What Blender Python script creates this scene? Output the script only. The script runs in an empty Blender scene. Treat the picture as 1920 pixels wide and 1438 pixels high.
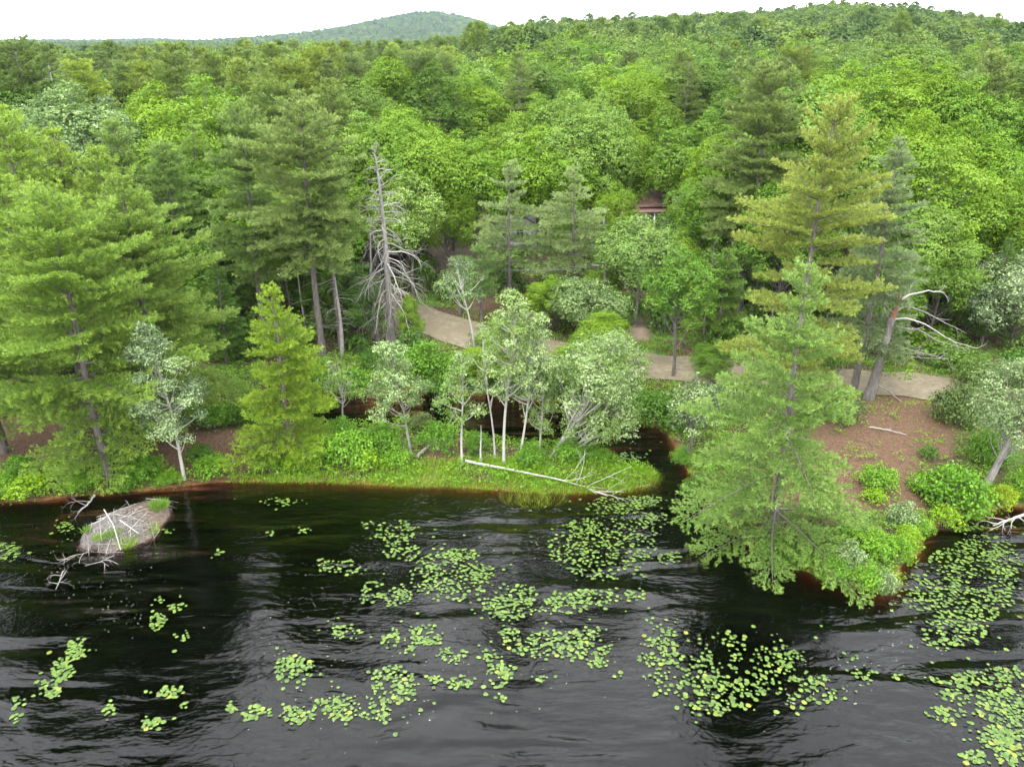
import bpy, math, random
import numpy as np
from mathutils import Vector

# ------------------------------------------------------------------ camera, world, sun, exposure
scene = bpy.context.scene
COL = scene.collection
FPX, HORIZ, CAMH = 1478.0, 83.0, 18.0
PITCH = math.atan((719 - HORIZ) / FPX)
CP, SP = math.cos(PITCH), math.sin(PITCH)
cam_d = bpy.data.cameras.new("camera")
cam = bpy.data.objects.new("camera", cam_d); COL.objects.link(cam)
cam.location = (0, 0, CAMH)
cam.rotation_euler = (math.pi / 2 - PITCH, 0, 0)
cam_d.sensor_width = 36; cam_d.lens = 36 * FPX / 1920
cam_d.clip_start = 0.1; cam_d.clip_end = 9000
scene.camera = cam

SUN_EL, SUN_AZ = math.radians(58), math.radians(205)      # azimuth clockwise from +Y: behind, a little left
w = bpy.data.worlds.new("World"); scene.world = w; w.use_nodes = True
nt = w.node_tree; nt.nodes.clear()
def N(t, kind, **kw):
    n = t.nodes.new(kind)
    for k, v in kw.items(): setattr(n, k, v)
    return n
sky = N(nt, 'ShaderNodeTexSky', sky_type='NISHITA'); sky.sun_disc = False
sky.sun_elevation = SUN_EL; sky.sun_rotation = SUN_AZ; sky.dust_density = 3; sky.air_density = 1.0
tc = N(nt, 'ShaderNodeTexCoord'); mp = N(nt, 'ShaderNodeMapping'); mp.inputs['Scale'].default_value = (1, 1, 2.2)
no = N(nt, 'ShaderNodeTexNoise'); no.inputs['Scale'].default_value = 2.2; no.inputs['Detail'].default_value = 5; no.inputs['Roughness'].default_value = .5
cr = N(nt, 'ShaderNodeValToRGB')
cr.color_ramp.elements[0].position = .3; cr.color_ramp.elements[0].color = (.55, .57, .60, 1)
cr.color_ramp.elements[1].position = .72; cr.color_ramp.elements[1].color = (1, 1, 1, 1)
mul = N(nt, 'ShaderNodeVectorMath', operation='SCALE'); mul.inputs['Scale'].default_value = 59.0
mx = N(nt, 'ShaderNodeMix', data_type='RGBA'); mx.inputs[0].default_value = .93
bg = N(nt, 'ShaderNodeBackground'); bg.inputs['Strength'].default_value = .12
wo = N(nt, 'ShaderNodeOutputWorld')
L = nt.links.new
L(tc.outputs['Generated'], mp.inputs['Vector']); L(mp.outputs[0], no.inputs['Vector']); L(no.outputs['Fac'], cr.inputs[0])
L(cr.outputs[0], mul.inputs[0]); L(sky.outputs[0], mx.inputs[6]); L(mul.outputs[0], mx.inputs[7])
L(mx.outputs[2], bg.inputs['Color']); L(bg.outputs[0], wo.inputs['Surface'])

sd = bpy.data.lights.new("sun", 'SUN'); sd.energy = 3.3; sd.angle = math.radians(10); sd.color = (1, .965, .9)
so = bpy.data.objects.new("sun", sd); COL.objects.link(so)
sdir = Vector((math.sin(SUN_AZ) * math.cos(SUN_EL), math.cos(SUN_AZ) * math.cos(SUN_EL), math.sin(SUN_EL)))
so.rotation_euler = sdir.to_track_quat('Z', 'Y').to_euler(); so.location = (0, -20, 60)
scene.view_settings.view_transform = 'Standard'; scene.view_settings.look = 'None'
scene.view_settings.exposure = 0.0; scene.view_settings.gamma = 1
cy = scene.cycles
cy.max_bounces = 7; cy.diffuse_bounces = 4; cy.glossy_bounces = 2; cy.transmission_bounces = 3; cy.transparent_max_bounces = 6
cy.volume_bounces = 0; cy.use_denoising = True; cy.caustics_reflective = False; cy.caustics_refractive = False
cy.sample_clamp_indirect = 4

# ------------------------------------------------------------------ pixels (of the 1920 wide photo) to places on the ground
def ray(px, py):
    xi, yi = (px - 960) / FPX, (719 - py) / FPX
    return np.array([xi, CP + yi * SP, -SP + yi * CP])
def at_z(px, py, z=0.0):
    d = ray(px, py); t = (z - CAMH) / d[2]
    return np.array([d[0] * t, d[1] * t, z])
def proj(x, y, z):
    dz = z - CAMH
    dep = y * CP - dz * SP
    up = y * SP + dz * CP
    return 960 + FPX * x / dep, 719 - FPX * up / dep, dep
SHORE_PX = [(-260, 950), (0, 943), (60, 941), (130, 932), (200, 926), (270, 920), (330, 914), (400, 905), (480, 903), (620, 905), (760, 912),
    (860, 914), (940, 920), (1010, 924), (1090, 925), (1180, 920), (1222, 908), (1232, 893), (1212, 880), (1150, 872), (1110, 856), (1075, 842),
    (1000, 838), (900, 826), (850, 812), (790, 800), (730, 797), (660, 802), (600, 798), (540, 778), (500, 764), (520, 750), (600, 741), (700, 737),
    (770, 730), (850, 738), (940, 745), (1040, 755), (1130, 772), (1190, 787), (1240, 802), (1262, 830), (1275, 860), (1300, 900), (1325, 945),
    (1365, 990), (1410, 1025), (1450, 1045), (1500, 1068), (1540, 1085), (1600, 1102), (1640, 1114), (1668, 1116), (1684, 1098), (1690, 1062),
    (1722, 1040), (1728, 1010), (1745, 988), (1800, 972), (1850, 958), (1900, 950), (2000, 960), (2250, 1000)]
SHORE = np.array([at_z(*p)[:2] for p in SHORE_PX])
LAND = np.vstack([[[-4000, SHORE[0, 1]]], SHORE, [[4000, SHORE[-1, 1]]], [[4000, 9000]], [[-4000, 9000]]])
ROAD = np.array([at_z(*p, z=.7)[:2] for p in [(-300, 430), (150, 452), (420, 497), (560, 545), (700, 582), (800, 605), (870, 630), (1020, 660), (1150, 676), (1265, 690), (1450, 704), (1620, 718), (1760, 728), (1980, 770), (2300, 850)]])
def seg_dist(P, poly, closed=False):
    A = poly; B = np.roll(poly, -1, 0)
    if not closed: A, B = A[:-1], B[:-1]
    best = np.full(len(P), 1e18)
    for a, b in zip(A, B):
        ab = b - a; t = np.clip(((P - a) @ ab) / (ab @ ab), 0, 1)
        dd = P - (a + t[:, None] * ab)
        best = np.minimum(best, (dd * dd).sum(1))
    return np.sqrt(best)
def inside(P, poly):
    x, y = P[:, 0], P[:, 1]; c = np.zeros(len(P), bool); n = len(poly); j = n - 1
    for i in range(n):
        xi, yi = poly[i]; xj, yj = poly[j]
        m = ((yi > y) != (yj > y)) & (x < (xj - xi) * (y - yi) / (yj - yi + 1e-12) + xi)
        c ^= m; j = i
    return c
def land_dist(P):
    P = np.atleast_2d(P)[:, :2].astype(float)
    d = np.full(len(P), 60.0)
    near = P[:, 1] < 110
    if near.any():
        q = P[near]; dd = seg_dist(q, SHORE)
        far_side = np.minimum(np.abs(q[:, 1] - np.where(q[:, 0] < 0, SHORE[0, 1], SHORE[-1, 1])) + 0, 1e9)
        out = (q[:, 0] < SHORE[0, 0]) | (q[:, 0] > SHORE[-1, 0])
        dd = np.where(out, np.minimum(dd, far_side), dd)
        ins = inside(q, LAND)
        d[near] = np.where(ins, dd, -dd)
    return d
_lx, _ly = np.arange(-45, 45, .15), np.arange(8, 80, .15)
_LG = land_dist(np.stack(np.meshgrid(_lx, _ly), -1).reshape(-1, 2)).reshape(len(_ly), len(_lx))
def ld1(x, y): return _LG[int(np.clip((y - 8) / .15 + .5, 0, len(_ly) - 1)), int(np.clip((x + 45) / .15 + .5, 0, len(_lx) - 1))]
def smooth(a, b, x):
    t = np.clip((x - a) / (b - a), 0, 1); return t * t * (3 - 2 * t)
def vnoise(x, y, s, seed=0):
    x = x / s + seed * 17.3; y = y / s - seed * 9.1
    return (np.sin(x * 1.7 + np.sin(y * 1.3)) + np.sin(y * 2.1 + 1.3 * np.sin(x * .9 + 2)) + np.sin((x + y) * 1.1 + seed)) / 3
def ground(P):
    P = np.atleast_2d(P)[:, :2].astype(float); x, y = P[:, 0], P[:, 1]
    d = land_dist(P); di = np.maximum(d, 0)
    z = .34 * (1 - np.exp(-di / .7)) + .05 * np.minimum(di, 8)
    z += np.interp(y, [0, 45, 52, 58, 72, 85, 110, 200, 400], [0, 0, .25, .6, 2.2, 2.8, 3.3, 4.0, 4.4])
    rd = seg_dist(P, ROAD) if len(P) < 200000 else np.full(len(P), 99.)
    near = smooth(2.5, 6.0, rd)
    z += near * .12 * vnoise(x, y, 1.9) * (di > .8) + .5 * smooth(80, 140, y) * vnoise(x, y, 22, 3)
    # hills: the wooded ridge on the right and the far hill
    a = x / np.maximum(y, 1)
    H = np.interp(a, [-.6, -.25, -.1, 0.0, .1, .2, .3, .36, .40, .45, .52, .6, .66, .8], [0, 0, 3, 6.5, 10.5, 13, 15.5, 18.5, 19.2, 17, 13.5, 7.5, 2.5, 0])
    z -= 4.8 * smooth(150, 420, y) * smooth(.02, -.2, a)
    z += H * smooth(150, 560, y) * (1 - .6 * smooth(640, 1000, y))
    hx = x + .115 * 2500 - 45
    z += 64 * np.exp(-(np.abs(hx - 30) / 215) ** 2.0) * np.exp(-((y - 2500) / 420) ** 2) + 30 * np.exp(-((x + 480) / 330) ** 2) * np.exp(-((y - 2500) / 420) ** 2)
    z += 14 * np.exp(-((x + 1650) / 420) ** 2) * np.exp(-((y - 3100) / 350) ** 2) + 12 * np.exp(-((x + 1250) / 130) ** 2) * np.exp(-((y - 3000) / 350) ** 2)
    do = np.maximum(-d, 0)
    zw = -.22 * (1 - np.exp(-do / .5)) - .36 * np.minimum(do, 7)
    return np.where(d > 0, z, zw)
def gz(x, y): return float(ground(np.array([[x, y]]))[0])
def G(px, py):
    z = .5
    for _ in range(6):
        p = at_z(px, py, z); z = gz(p[0], p[1])
        z = max(z, 0)
    return np.array([p[0], p[1], z])
def top_z(Y, py):
    d = ray(960, py); return CAMH + Y * d[2] / d[1]

# ------------------------------------------------------------------ mesh collecting
class MB:
    def __init__(s): s.v = []; s.f3 = []; s.f4 = []; s.t3 = []; s.t4 = []; s.n = 0
    def add(s, v, f, tint=None):
        v = np.asarray(v, float).reshape(-1, 3); f = np.asarray(f, int)
        if len(v) == 0: return
        s.v.append(v)
        t = np.full(len(f), .5) if tint is None else np.broadcast_to(np.asarray(tint, float), (len(f),))
        if f.shape[1] == 3: s.f3.append(f + s.n); s.t3.append(t)
        else: s.f4.append(f + s.n); s.t4.append(t)
        s.n += len(v)
    def mesh(s, name, smooth_=False):
        V = np.vstack(s.v); m = bpy.data.meshes.new(name)
        F3 = np.vstack(s.f3) if s.f3 else np.zeros((0, 3), int); F4 = np.vstack(s.f4) if s.f4 else np.zeros((0, 4), int)
        m.vertices.add(len(V)); m.vertices.foreach_set('co', V.astype(np.float32).ravel())
        nl = F3.size + F4.size; m.loops.add(nl); m.loops.foreach_set('vertex_index', np.concatenate([F3.ravel(), F4.ravel()]).astype(np.int32))
        npoly = len(F3) + len(F4); m.polygons.add(npoly)
        st = np.concatenate([np.arange(len(F3)) * 3, F3.size + np.arange(len(F4)) * 4]).astype(np.int32)
        m.polygons.foreach_set('loop_start', st)
        if smooth_: m.polygons.foreach_set('use_smooth', np.ones(npoly, bool))
        m.update(calc_edges=True)
        a = m.attributes.new('tint', 'FLOAT', 'FACE')
        a.data.foreach_set('value', np.concatenate([np.concatenate(s.t3) if s.t3 else [], np.concatenate(s.t4) if s.t4 else []]).astype(np.float32))
        return m
    def build(s, name, mat, parent=None, loc=None, smooth_=False):
        m = s.mesh(name, smooth_); m.materials.append(mat)
        return link(name, m, parent, loc)
def link(name, data, parent=None, loc=None):
    o = bpy.data.objects.new(name, data); COL.objects.link(o)
    if parent is not None: o.parent = parent
    if loc is not None: o.location = loc
    return o
def tag(o, label=None, cat=None, group=None, kind=None):
    if label: o['label'] = label
    if cat: o['category'] = cat
    if group: o['group'] = group
    if kind: o['kind'] = kind
    return o
def empty(name, loc, label, cat, group=None, rz=0.0):
    o = bpy.data.objects.new(name, None); COL.objects.link(o); o.location = loc; o.rotation_euler = (0, 0, rz); o.empty_display_size = .3
    return tag(o, label, cat, group)
def nrm(v): return v / (np.linalg.norm(v, axis=-1, keepdims=True) + 1e-12)
def tube(mb, pts, rad, k=6, tint=.5, cap=True):
    pts = np.asarray(pts, float); n = len(pts); rad = np.broadcast_to(rad, (n,))
    T = nrm(np.gradient(pts, axis=0)); ref = np.array([0.0, 0, 1]) if abs(T[0, 2]) < .8 else np.array([1.0, 0, 0])
    U = nrm(np.cross(T, ref)); W = np.cross(T, U)
    a = np.arange(k) * 2 * math.pi / k
    ring = (U[:, None, :] * np.cos(a)[None, :, None] + W[:, None, :] * np.sin(a)[None, :, None]) * rad[:, None, None]
    V = (pts[:, None, :] + ring).reshape(-1, 3)
    i = np.arange(n - 1)[:, None] * k; j = np.arange(k)[None, :]; j2 = (j + 1) % k
    F = np.stack([i + j, i + j2, i + k + j2, i + k + j], -1).reshape(-1, 4)
    mb.add(V, F, tint)
    if cap and rad[-1] > .02:
        mb.add(np.vstack([V[-k:], pts[-1:]]), [[q, (q + 1) % k, k] for q in range(k)], tint)
def box(mb, c, s, rz=0.0, tint=.5, tilt=0.0):
    c = np.array(c, float); s = np.array(s, float) / 2
    q = np.array([[-1, -1, -1], [1, -1, -1], [1, 1, -1], [-1, 1, -1], [-1, -1, 1], [1, -1, 1], [1, 1, 1], [-1, 1, 1]]) * s
    if tilt: q = q @ np.array([[1, 0, 0], [0, math.cos(tilt), math.sin(tilt)], [0, -math.sin(tilt), math.cos(tilt)]])
    R = np.array([[math.cos(rz), math.sin(rz), 0], [-math.sin(rz), math.cos(rz), 0], [0, 0, 1]])
    mb.add(q @ R + c, [[0, 3, 2, 1], [4, 5, 6, 7], [0, 1, 5, 4], [1, 2, 6, 5], [2, 3, 7, 6], [3, 0, 4, 7]], tint)

# ------------------------------------------------------------------ materials
def newmat(name):
    m = bpy.data.materials.new(name); m.use_nodes = True; t = m.node_tree; t.nodes.clear()
    return m, t, N(t, 'ShaderNodeOutputMaterial')
def mixc(t, f, a, b):
    n = N(t, 'ShaderNodeMix', data_type='RGBA')
    for i, v in ((0, f), (6, a), (7, b)):
        if hasattr(v, 'links'): t.links.new(v, n.inputs[i])
        elif i == 0: n.inputs[0].default_value = v
        else: n.inputs[i].default_value = tuple(v) + (1,) if len(v) == 3 else v
    return n.outputs[2]
def leaf_mat(name, pale=(.30, .36, .26), pale_from=2.0, translucent=.32, gloss=.05, by_instance=None, sat=1.06):
    """colour comes from the object's own colour; 'tint' varies it from leaf to leaf; pale leaves show their silvery underside"""
    m, t, out = newmat(name); l = t.links.new
    at = N(t, 'ShaderNodeAttribute', attribute_name='tint'); oi = N(t, 'ShaderNodeObjectInfo')
    base = oi.outputs['Color']
    if by_instance:
        r = N(t, 'ShaderNodeValToRGB'); r.color_ramp.interpolation = 'LINEAR'
        for i, (p, c) in enumerate(by_instance):
            e = r.color_ramp.elements[i] if i < 2 else r.color_ramp.elements.new(p)
            e.position = p; e.color = c + (1,)
        l(oi.outputs['Random'], r.inputs[0]); base = r.outputs[0]
    hs = N(t, 'ShaderNodeHueSaturation'); hs.inputs['Saturation'].default_value = sat; l(base, hs.inputs['Color'])
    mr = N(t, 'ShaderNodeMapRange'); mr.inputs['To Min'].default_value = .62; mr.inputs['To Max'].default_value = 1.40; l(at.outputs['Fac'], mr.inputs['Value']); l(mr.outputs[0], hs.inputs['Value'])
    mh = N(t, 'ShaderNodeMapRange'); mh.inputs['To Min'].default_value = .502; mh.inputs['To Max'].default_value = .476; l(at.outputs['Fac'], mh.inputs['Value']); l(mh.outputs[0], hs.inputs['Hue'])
    c = hs.outputs[0]
    if pale_from < 1:
        g = N(t, 'ShaderNodeMath', operation='GREATER_THAN'); g.inputs[1].default_value = pale_from; l(at.outputs['Fac'], g.inputs[0])
        c = mixc(t, g.outputs[0], c, pale)
    d = N(t, 'ShaderNodeBsdfDiffuse'); tr = N(t, 'ShaderNodeBsdfTranslucent'); l(c, d.inputs[0]); l(c, tr.inputs[0])
    s = N(t, 'ShaderNodeMixShader'); s.inputs[0].default_value = translucent; l(d.outputs[0], s.inputs[1]); l(tr.outputs[0], s.inputs[2])
    gl = N(t, 'ShaderNodeBsdfGlossy'); gl.inputs['Roughness'].default_value = .45
    s2 = N(t, 'ShaderNodeMixShader'); s2.inputs[0].default_value = gloss; l(s.outputs[0], s2.inputs[1]); l(gl.outputs[0], s2.inputs[2])
    l(s2.outputs[0], out.inputs[0]); return m
def solid(name, c1, c2, scale=6, rough=.85, spec=.2, stretch=(1, 1, 1), bump=.0, detail=6, c3=None):
    m, t, out = newmat(name); l = t.links.new
    tc = N(t, 'ShaderNodeTexCoord'); mp = N(t, 'ShaderNodeMapping'); mp.inputs['Scale'].default_value = stretch
    n = N(t, 'ShaderNodeTexNoise'); n.inputs['Scale'].default_value = scale; n.inputs['Detail'].default_value = detail; n.inputs['Roughness'].default_value = .65
    r = N(t, 'ShaderNodeValToRGB'); r.color_ramp.elements[0].position = .32; r.color_ramp.elements[0].color = c1 + (1,)
    r.color_ramp.elements[1].position = .68; r.color_ramp.elements[1].color = c2 + (1,)
    l(tc.outputs['Object'], mp.inputs[0]); l(mp.outputs[0], n.inputs[0]); l(n.outputs['Fac'], r.inputs[0])
    c = r.outputs[0]
    if c3:
        n2 = N(t, 'ShaderNodeTexNoise'); n2.inputs['Scale'].default_value = scale * .17; n2.inputs['Detail'].default_value = 3
        l(mp.outputs[0], n2.inputs[0]); rr = N(t, 'ShaderNodeValToRGB'); rr.color_ramp.elements[0].position = .45; rr.color_ramp.elements[1].position = .6
        l(n2.outputs['Fac'], rr.inputs[0]); c = mixc(t, rr.outputs[0], c, c3)
    p = N(t, 'ShaderNodeBsdfPrincipled'); p.inputs['Roughness'].default_value = rough; p.inputs['Specular IOR Level'].default_value = spec
    l(c, p.inputs['Base Color'])
    if bump:
        b = N(t, 'ShaderNodeBump'); b.inputs['Strength'].default_value = .6; b.inputs['Distance'].default_value = bump; l(n.outputs['Fac'], b.inputs['Height']); l(b.outputs[0], p.inputs['Normal'])
    l(p.outputs[0], out.inputs[0]); return m
M = {}
M['needle'] = leaf_mat('pine_needles', translucent=.18, gloss=.02, sat=1.03)
M['leaf'] = leaf_mat('green_leaves', translucent=.28, gloss=.02)
M['silver'] = leaf_mat('silvery_leaves', pale=(.30, .40, .17), pale_from=.58, translucent=.3, gloss=.03)
M['half_silver'] = leaf_mat('half_silvery_leaves', pale=(.25, .36, .11), pale_from=.72, translucent=.3, gloss=.03)
M['far'] = leaf_mat('far_forest_leaves', translucent=.25, gloss=.01, by_instance=[(0, (.08, .135, .03)), (1, (.045, .085, .028)), (.2, (.105, .17, .032)), (.4, (.055, .10, .03)), (.6, (.12, .18, .05)), (.8, (.075, .125, .03))])
M['bark'] = solid('pine_bark', (.07, .06, .052), (.17, .15, .135), 9, stretch=(1, 1, .25), bump=.02)
M['birch_bark'] = solid('pale_birch_bark', (.24, .235, .20), (.42, .41, .37), 7, stretch=(1, 1, 2.5))
M['dead'] = solid('weathered_dead_wood', (.13, .12, .11), (.28, .26, .24), 8, stretch=(1, 1, .4), bump=.015)
M['pale_dead'] = solid('bleached_dead_wood', (.24, .225, .205), (.42, .40, .37), 8)
M['redwood'] = solid('torn_red_wood', (.10, .05, .03), (.22, .12, .075), 9, stretch=(1, 1, .3))
M['pad'] = leaf_mat('lily_pad', translucent=.1, gloss=.04)
M['grass'] = leaf_mat('grass_blades', translucent=.4, gloss=.05)

# ------------------------------------------------------------------ foliage makers (numpy only)
UP = np.array([0, 0, 1.0])
def blades(mb, P, D, n, ln, wd, rng, spread=(.25, 1.0), up=.15, tint=None):
    """n needle blades fanning out of every tuft at P along D"""
    m = len(P)
    if m == 0: return
    D = np.repeat(nrm(D), n, 0); Q = np.repeat(P, n, 0)
    R = nrm(rng.normal(size=(m * n, 3))); R = nrm(R - (R * D).sum(1, keepdims=True) * D)
    a = rng.uniform(spread[0], spread[1], (m * n, 1))
    B = nrm(D * np.cos(a) + R * np.sin(a) + UP * up)
    S = nrm(np.cross(B, nrm(rng.normal(size=(m * n, 3)))))
    l_ = np.broadcast_to(ln, (m,)).repeat(n)[:, None] * rng.uniform(.75, 1.2, (m * n, 1)); w_ = wd * .5
    V = np.stack([Q - S * w_ * .6 - B * .1 * l_, Q + B * l_ * .55 + S * w_ * 1.3, Q + B * l_, Q + B * l_ * .5 - S * w_ * 1.1], 1).reshape(-1, 3)
    F = np.arange(m * n * 4).reshape(-1, 4)
    tt = (np.full(m, .5) if tint is None else tint).repeat(n) + rng.uniform(-.1, .1, m * n)
    mb.add(V, F, np.clip(tt, 0, 1))
def leaves(mb, P, Nn, size, rng, tint, aspect=.7):
    m = len(P)
    if m == 0: return
    Nn = nrm(Nn); A = nrm(np.cross(Nn, nrm(rng.normal(size=(m, 3))))); B = np.cross(Nn, A)
    s = (np.broadcast_to(size, (m,)) * rng.uniform(.7, 1.25, m))[:, None] * .5
    V = np.stack([P - A * s, P + B * s * aspect - A * s * .1 + Nn * s * .18, P + A * s, P - B * s * aspect - A * s * .1 + Nn * s * .18], 1).reshape(-1, 3)
    mb.add(V, np.arange(m * 4).reshape(-1, 4), np.clip(tint, 0, 1))
def trunk_pts(h, rng, wob=.012, n=12, lean=(0, 0)):
    t = np.linspace(0, 1, n); ph = rng.uniform(0, 6, 4)
    return np.stack([h * wob * (np.sin(t * 5 + ph[0]) - math.sin(ph[0])) + lean[0] * h * t, h * wob * (np.sin(t * 4 + ph[1]) - math.sin(ph[1])) + lean[1] * h * t, h * t], 1)
PROF = {'broad': ([0, .12, .3, .5, .7, .85, .95, 1], [.72, .95, 1, .86, .62, .40, .20, .05]),
        'cone': ([0, .1, .3, .6, .85, 1], [.85, 1, .84, .52, .22, .04]),
        'open': ([0, .1, .25, .45, .6, .75, .9, 1], [.55, .8, .95, .8, .85, .62, .36, .08]),
        'huge': ([0, .1, .25, .45, .6, .75, .9, 1], [.45, .62, .86, 1, .92, .72, .42, .1]),
        'flat': ([0, .2, .45, .7, .88, 1], [.5, .8, 1, .95, .66, .2])}
def pine(h, r, seed, s=1.0, wsp=1.0, low=.1, prof='broad', lean=(0, 0), gaps=.12, dead_low=True, dens=1.0, drop=.0, sub=1.0):
    rng = np.random.default_rng(seed); tk, cw = MB(), MB()
    tp = trunk_pts(h, rng, .006, 12, lean); r0 = .011 * h + .05
    tube(tk, tp, np.interp(np.linspace(0, 1, 12), [0, .04, .5, 1], [r0 * 1.25, r0, r0 * .6, .02]), 8 if s < 1.6 else 5)
    tq = lambda z: np.array([np.interp(z, tp[:, 2], tp[:, 0]), np.interp(z, tp[:, 2], tp[:, 1]), z])
    if dead_low and low > .12:
        for _ in range(int(14 * low / .3)):
            z = rng.uniform(.12, low) * h; a = rng.uniform(0, 6.28); l = rng.uniform(.5, 1.6)
            d = np.array([math.cos(a), math.sin(a), rng.uniform(-.3, .1)]); t = np.linspace(0, 1, 4)[:, None]
            tube(tk, tq(z) + d * l * t + UP * (-.12 * l * t ** 2), np.array([.03, .022, .014, .006]), 3, .8)
    z = low * h; zs = []
    while z < h * .975:
        zs.append(z); z += (.66 * wsp * s ** .35) * rng.uniform(.75, 1.25) * (1 - .35 * z / h) * max(1, h / 14) ** .4
    P, D, TT = [], [], []
    for z in zs:
        u = (z - low * h) / (h * (1 - low)); wst = rng.uniform(.72, 1.1); nb = rng.integers(5, 8) if wsp == 1 else rng.integers(4, 7); a0 = rng.uniform(0, 6.28)
        for b in range(nb):
            if rng.random() < gaps: continue
            az = a0 + b * 2 * math.pi / nb + rng.uniform(-.35, .35)
            Lb = r * np.interp(u, *PROF[prof]) * rng.uniform(.62, 1.12) * wst + .12
            el = np.interp(u, [0, .4, .8, 1], [-.08 - drop, .12, .5, 1.0]) + rng.uniform(-.12, .12)
            hd = np.array([math.cos(az), math.sin(az), 0]); sd_ = np.array([-math.sin(az), math.cos(az), 0])
            bend = rng.uniform(-.12, .12); curl = rng.uniform(.02, .14) - (.16 + drop) * (1 - u)
            p0 = tq(z + rng.uniform(-.07, .07))
            f = lambda t: p0 + Lb * (hd * (t * math.cos(el))[:, None] + sd_ * (bend * t * t)[:, None] + UP * (t * math.sin(el) + curl * t * t)[:, None])
            tt = np.linspace(0, 1, 5); bp = f(tt); br = .012 + .011 * Lb
            tube(tk, bp, np.linspace(br, .006, 5), 4 if s < 1.6 else 3, .6, cap=False)
            t0 = .14 * (1 - u) * (Lb > 1); step = .14 * s / max(Lb, .3) / dens
            ts = np.arange(t0, 1, step); ts = ts + rng.uniform(-.4, .4, len(ts)) * step; ts = np.clip(ts, 0, 1)
            bd = nrm(f(np.clip(ts + .02, 0, 1.05)) - f(ts))
            for sg in (-1, 1):
                l = (Lb * .45 * (1 - ts) ** .6 * np.clip((ts - t0 + .12) * 3, .3, 1) + .16) * rng.uniform(.5, 1.2, len(ts)) * sub
                an = rng.uniform(.6, 1.15, len(ts))
                dd = nrm(bd * np.cos(an)[:, None] + sg * sd_ * np.sin(an)[:, None] + UP * rng.uniform(.02, .26, (len(ts), 1)))
                k = np.maximum(1, (l / (.105 * s)).astype(int)); mx_ = k.max() if len(k) else 0
                for q in range(mx_):
                    mk = k > q; fr = ((q + 1) / k[mk])
                    pp = f(ts[mk]) + dd[mk] * (l[mk] * fr)[:, None] + rng.normal(0, .022 * s, (mk.sum(), 3))
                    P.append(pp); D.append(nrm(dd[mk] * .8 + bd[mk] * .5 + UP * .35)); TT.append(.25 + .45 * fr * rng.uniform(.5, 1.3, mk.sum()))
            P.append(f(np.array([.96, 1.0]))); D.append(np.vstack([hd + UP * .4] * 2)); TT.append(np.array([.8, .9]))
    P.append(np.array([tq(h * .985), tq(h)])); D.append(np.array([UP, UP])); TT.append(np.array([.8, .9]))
    P, D, TT = np.vstack(P), np.vstack(D), np.concatenate(TT)
    nb = 9 if s < 1.4 else 8
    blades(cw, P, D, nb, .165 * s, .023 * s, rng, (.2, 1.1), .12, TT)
    return tk, cw
def limb(mb, a, b, r0, r1, rng, k=5, n=6, sag=.08):
    t = np.linspace(0, 1, n)[:, None]; d = b - a; Ln = np.linalg.norm(d)
    off = nrm(np.cross(d, rng.normal(size=3))) * Ln * rng.uniform(-.08, .08)
    tube(mb, a + d * t + off * np.sin(t * math.pi) + UP * Ln * sag * np.sin(t * math.pi) * -1, np.linspace(r0, r1, n), k, cap=False)
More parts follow.
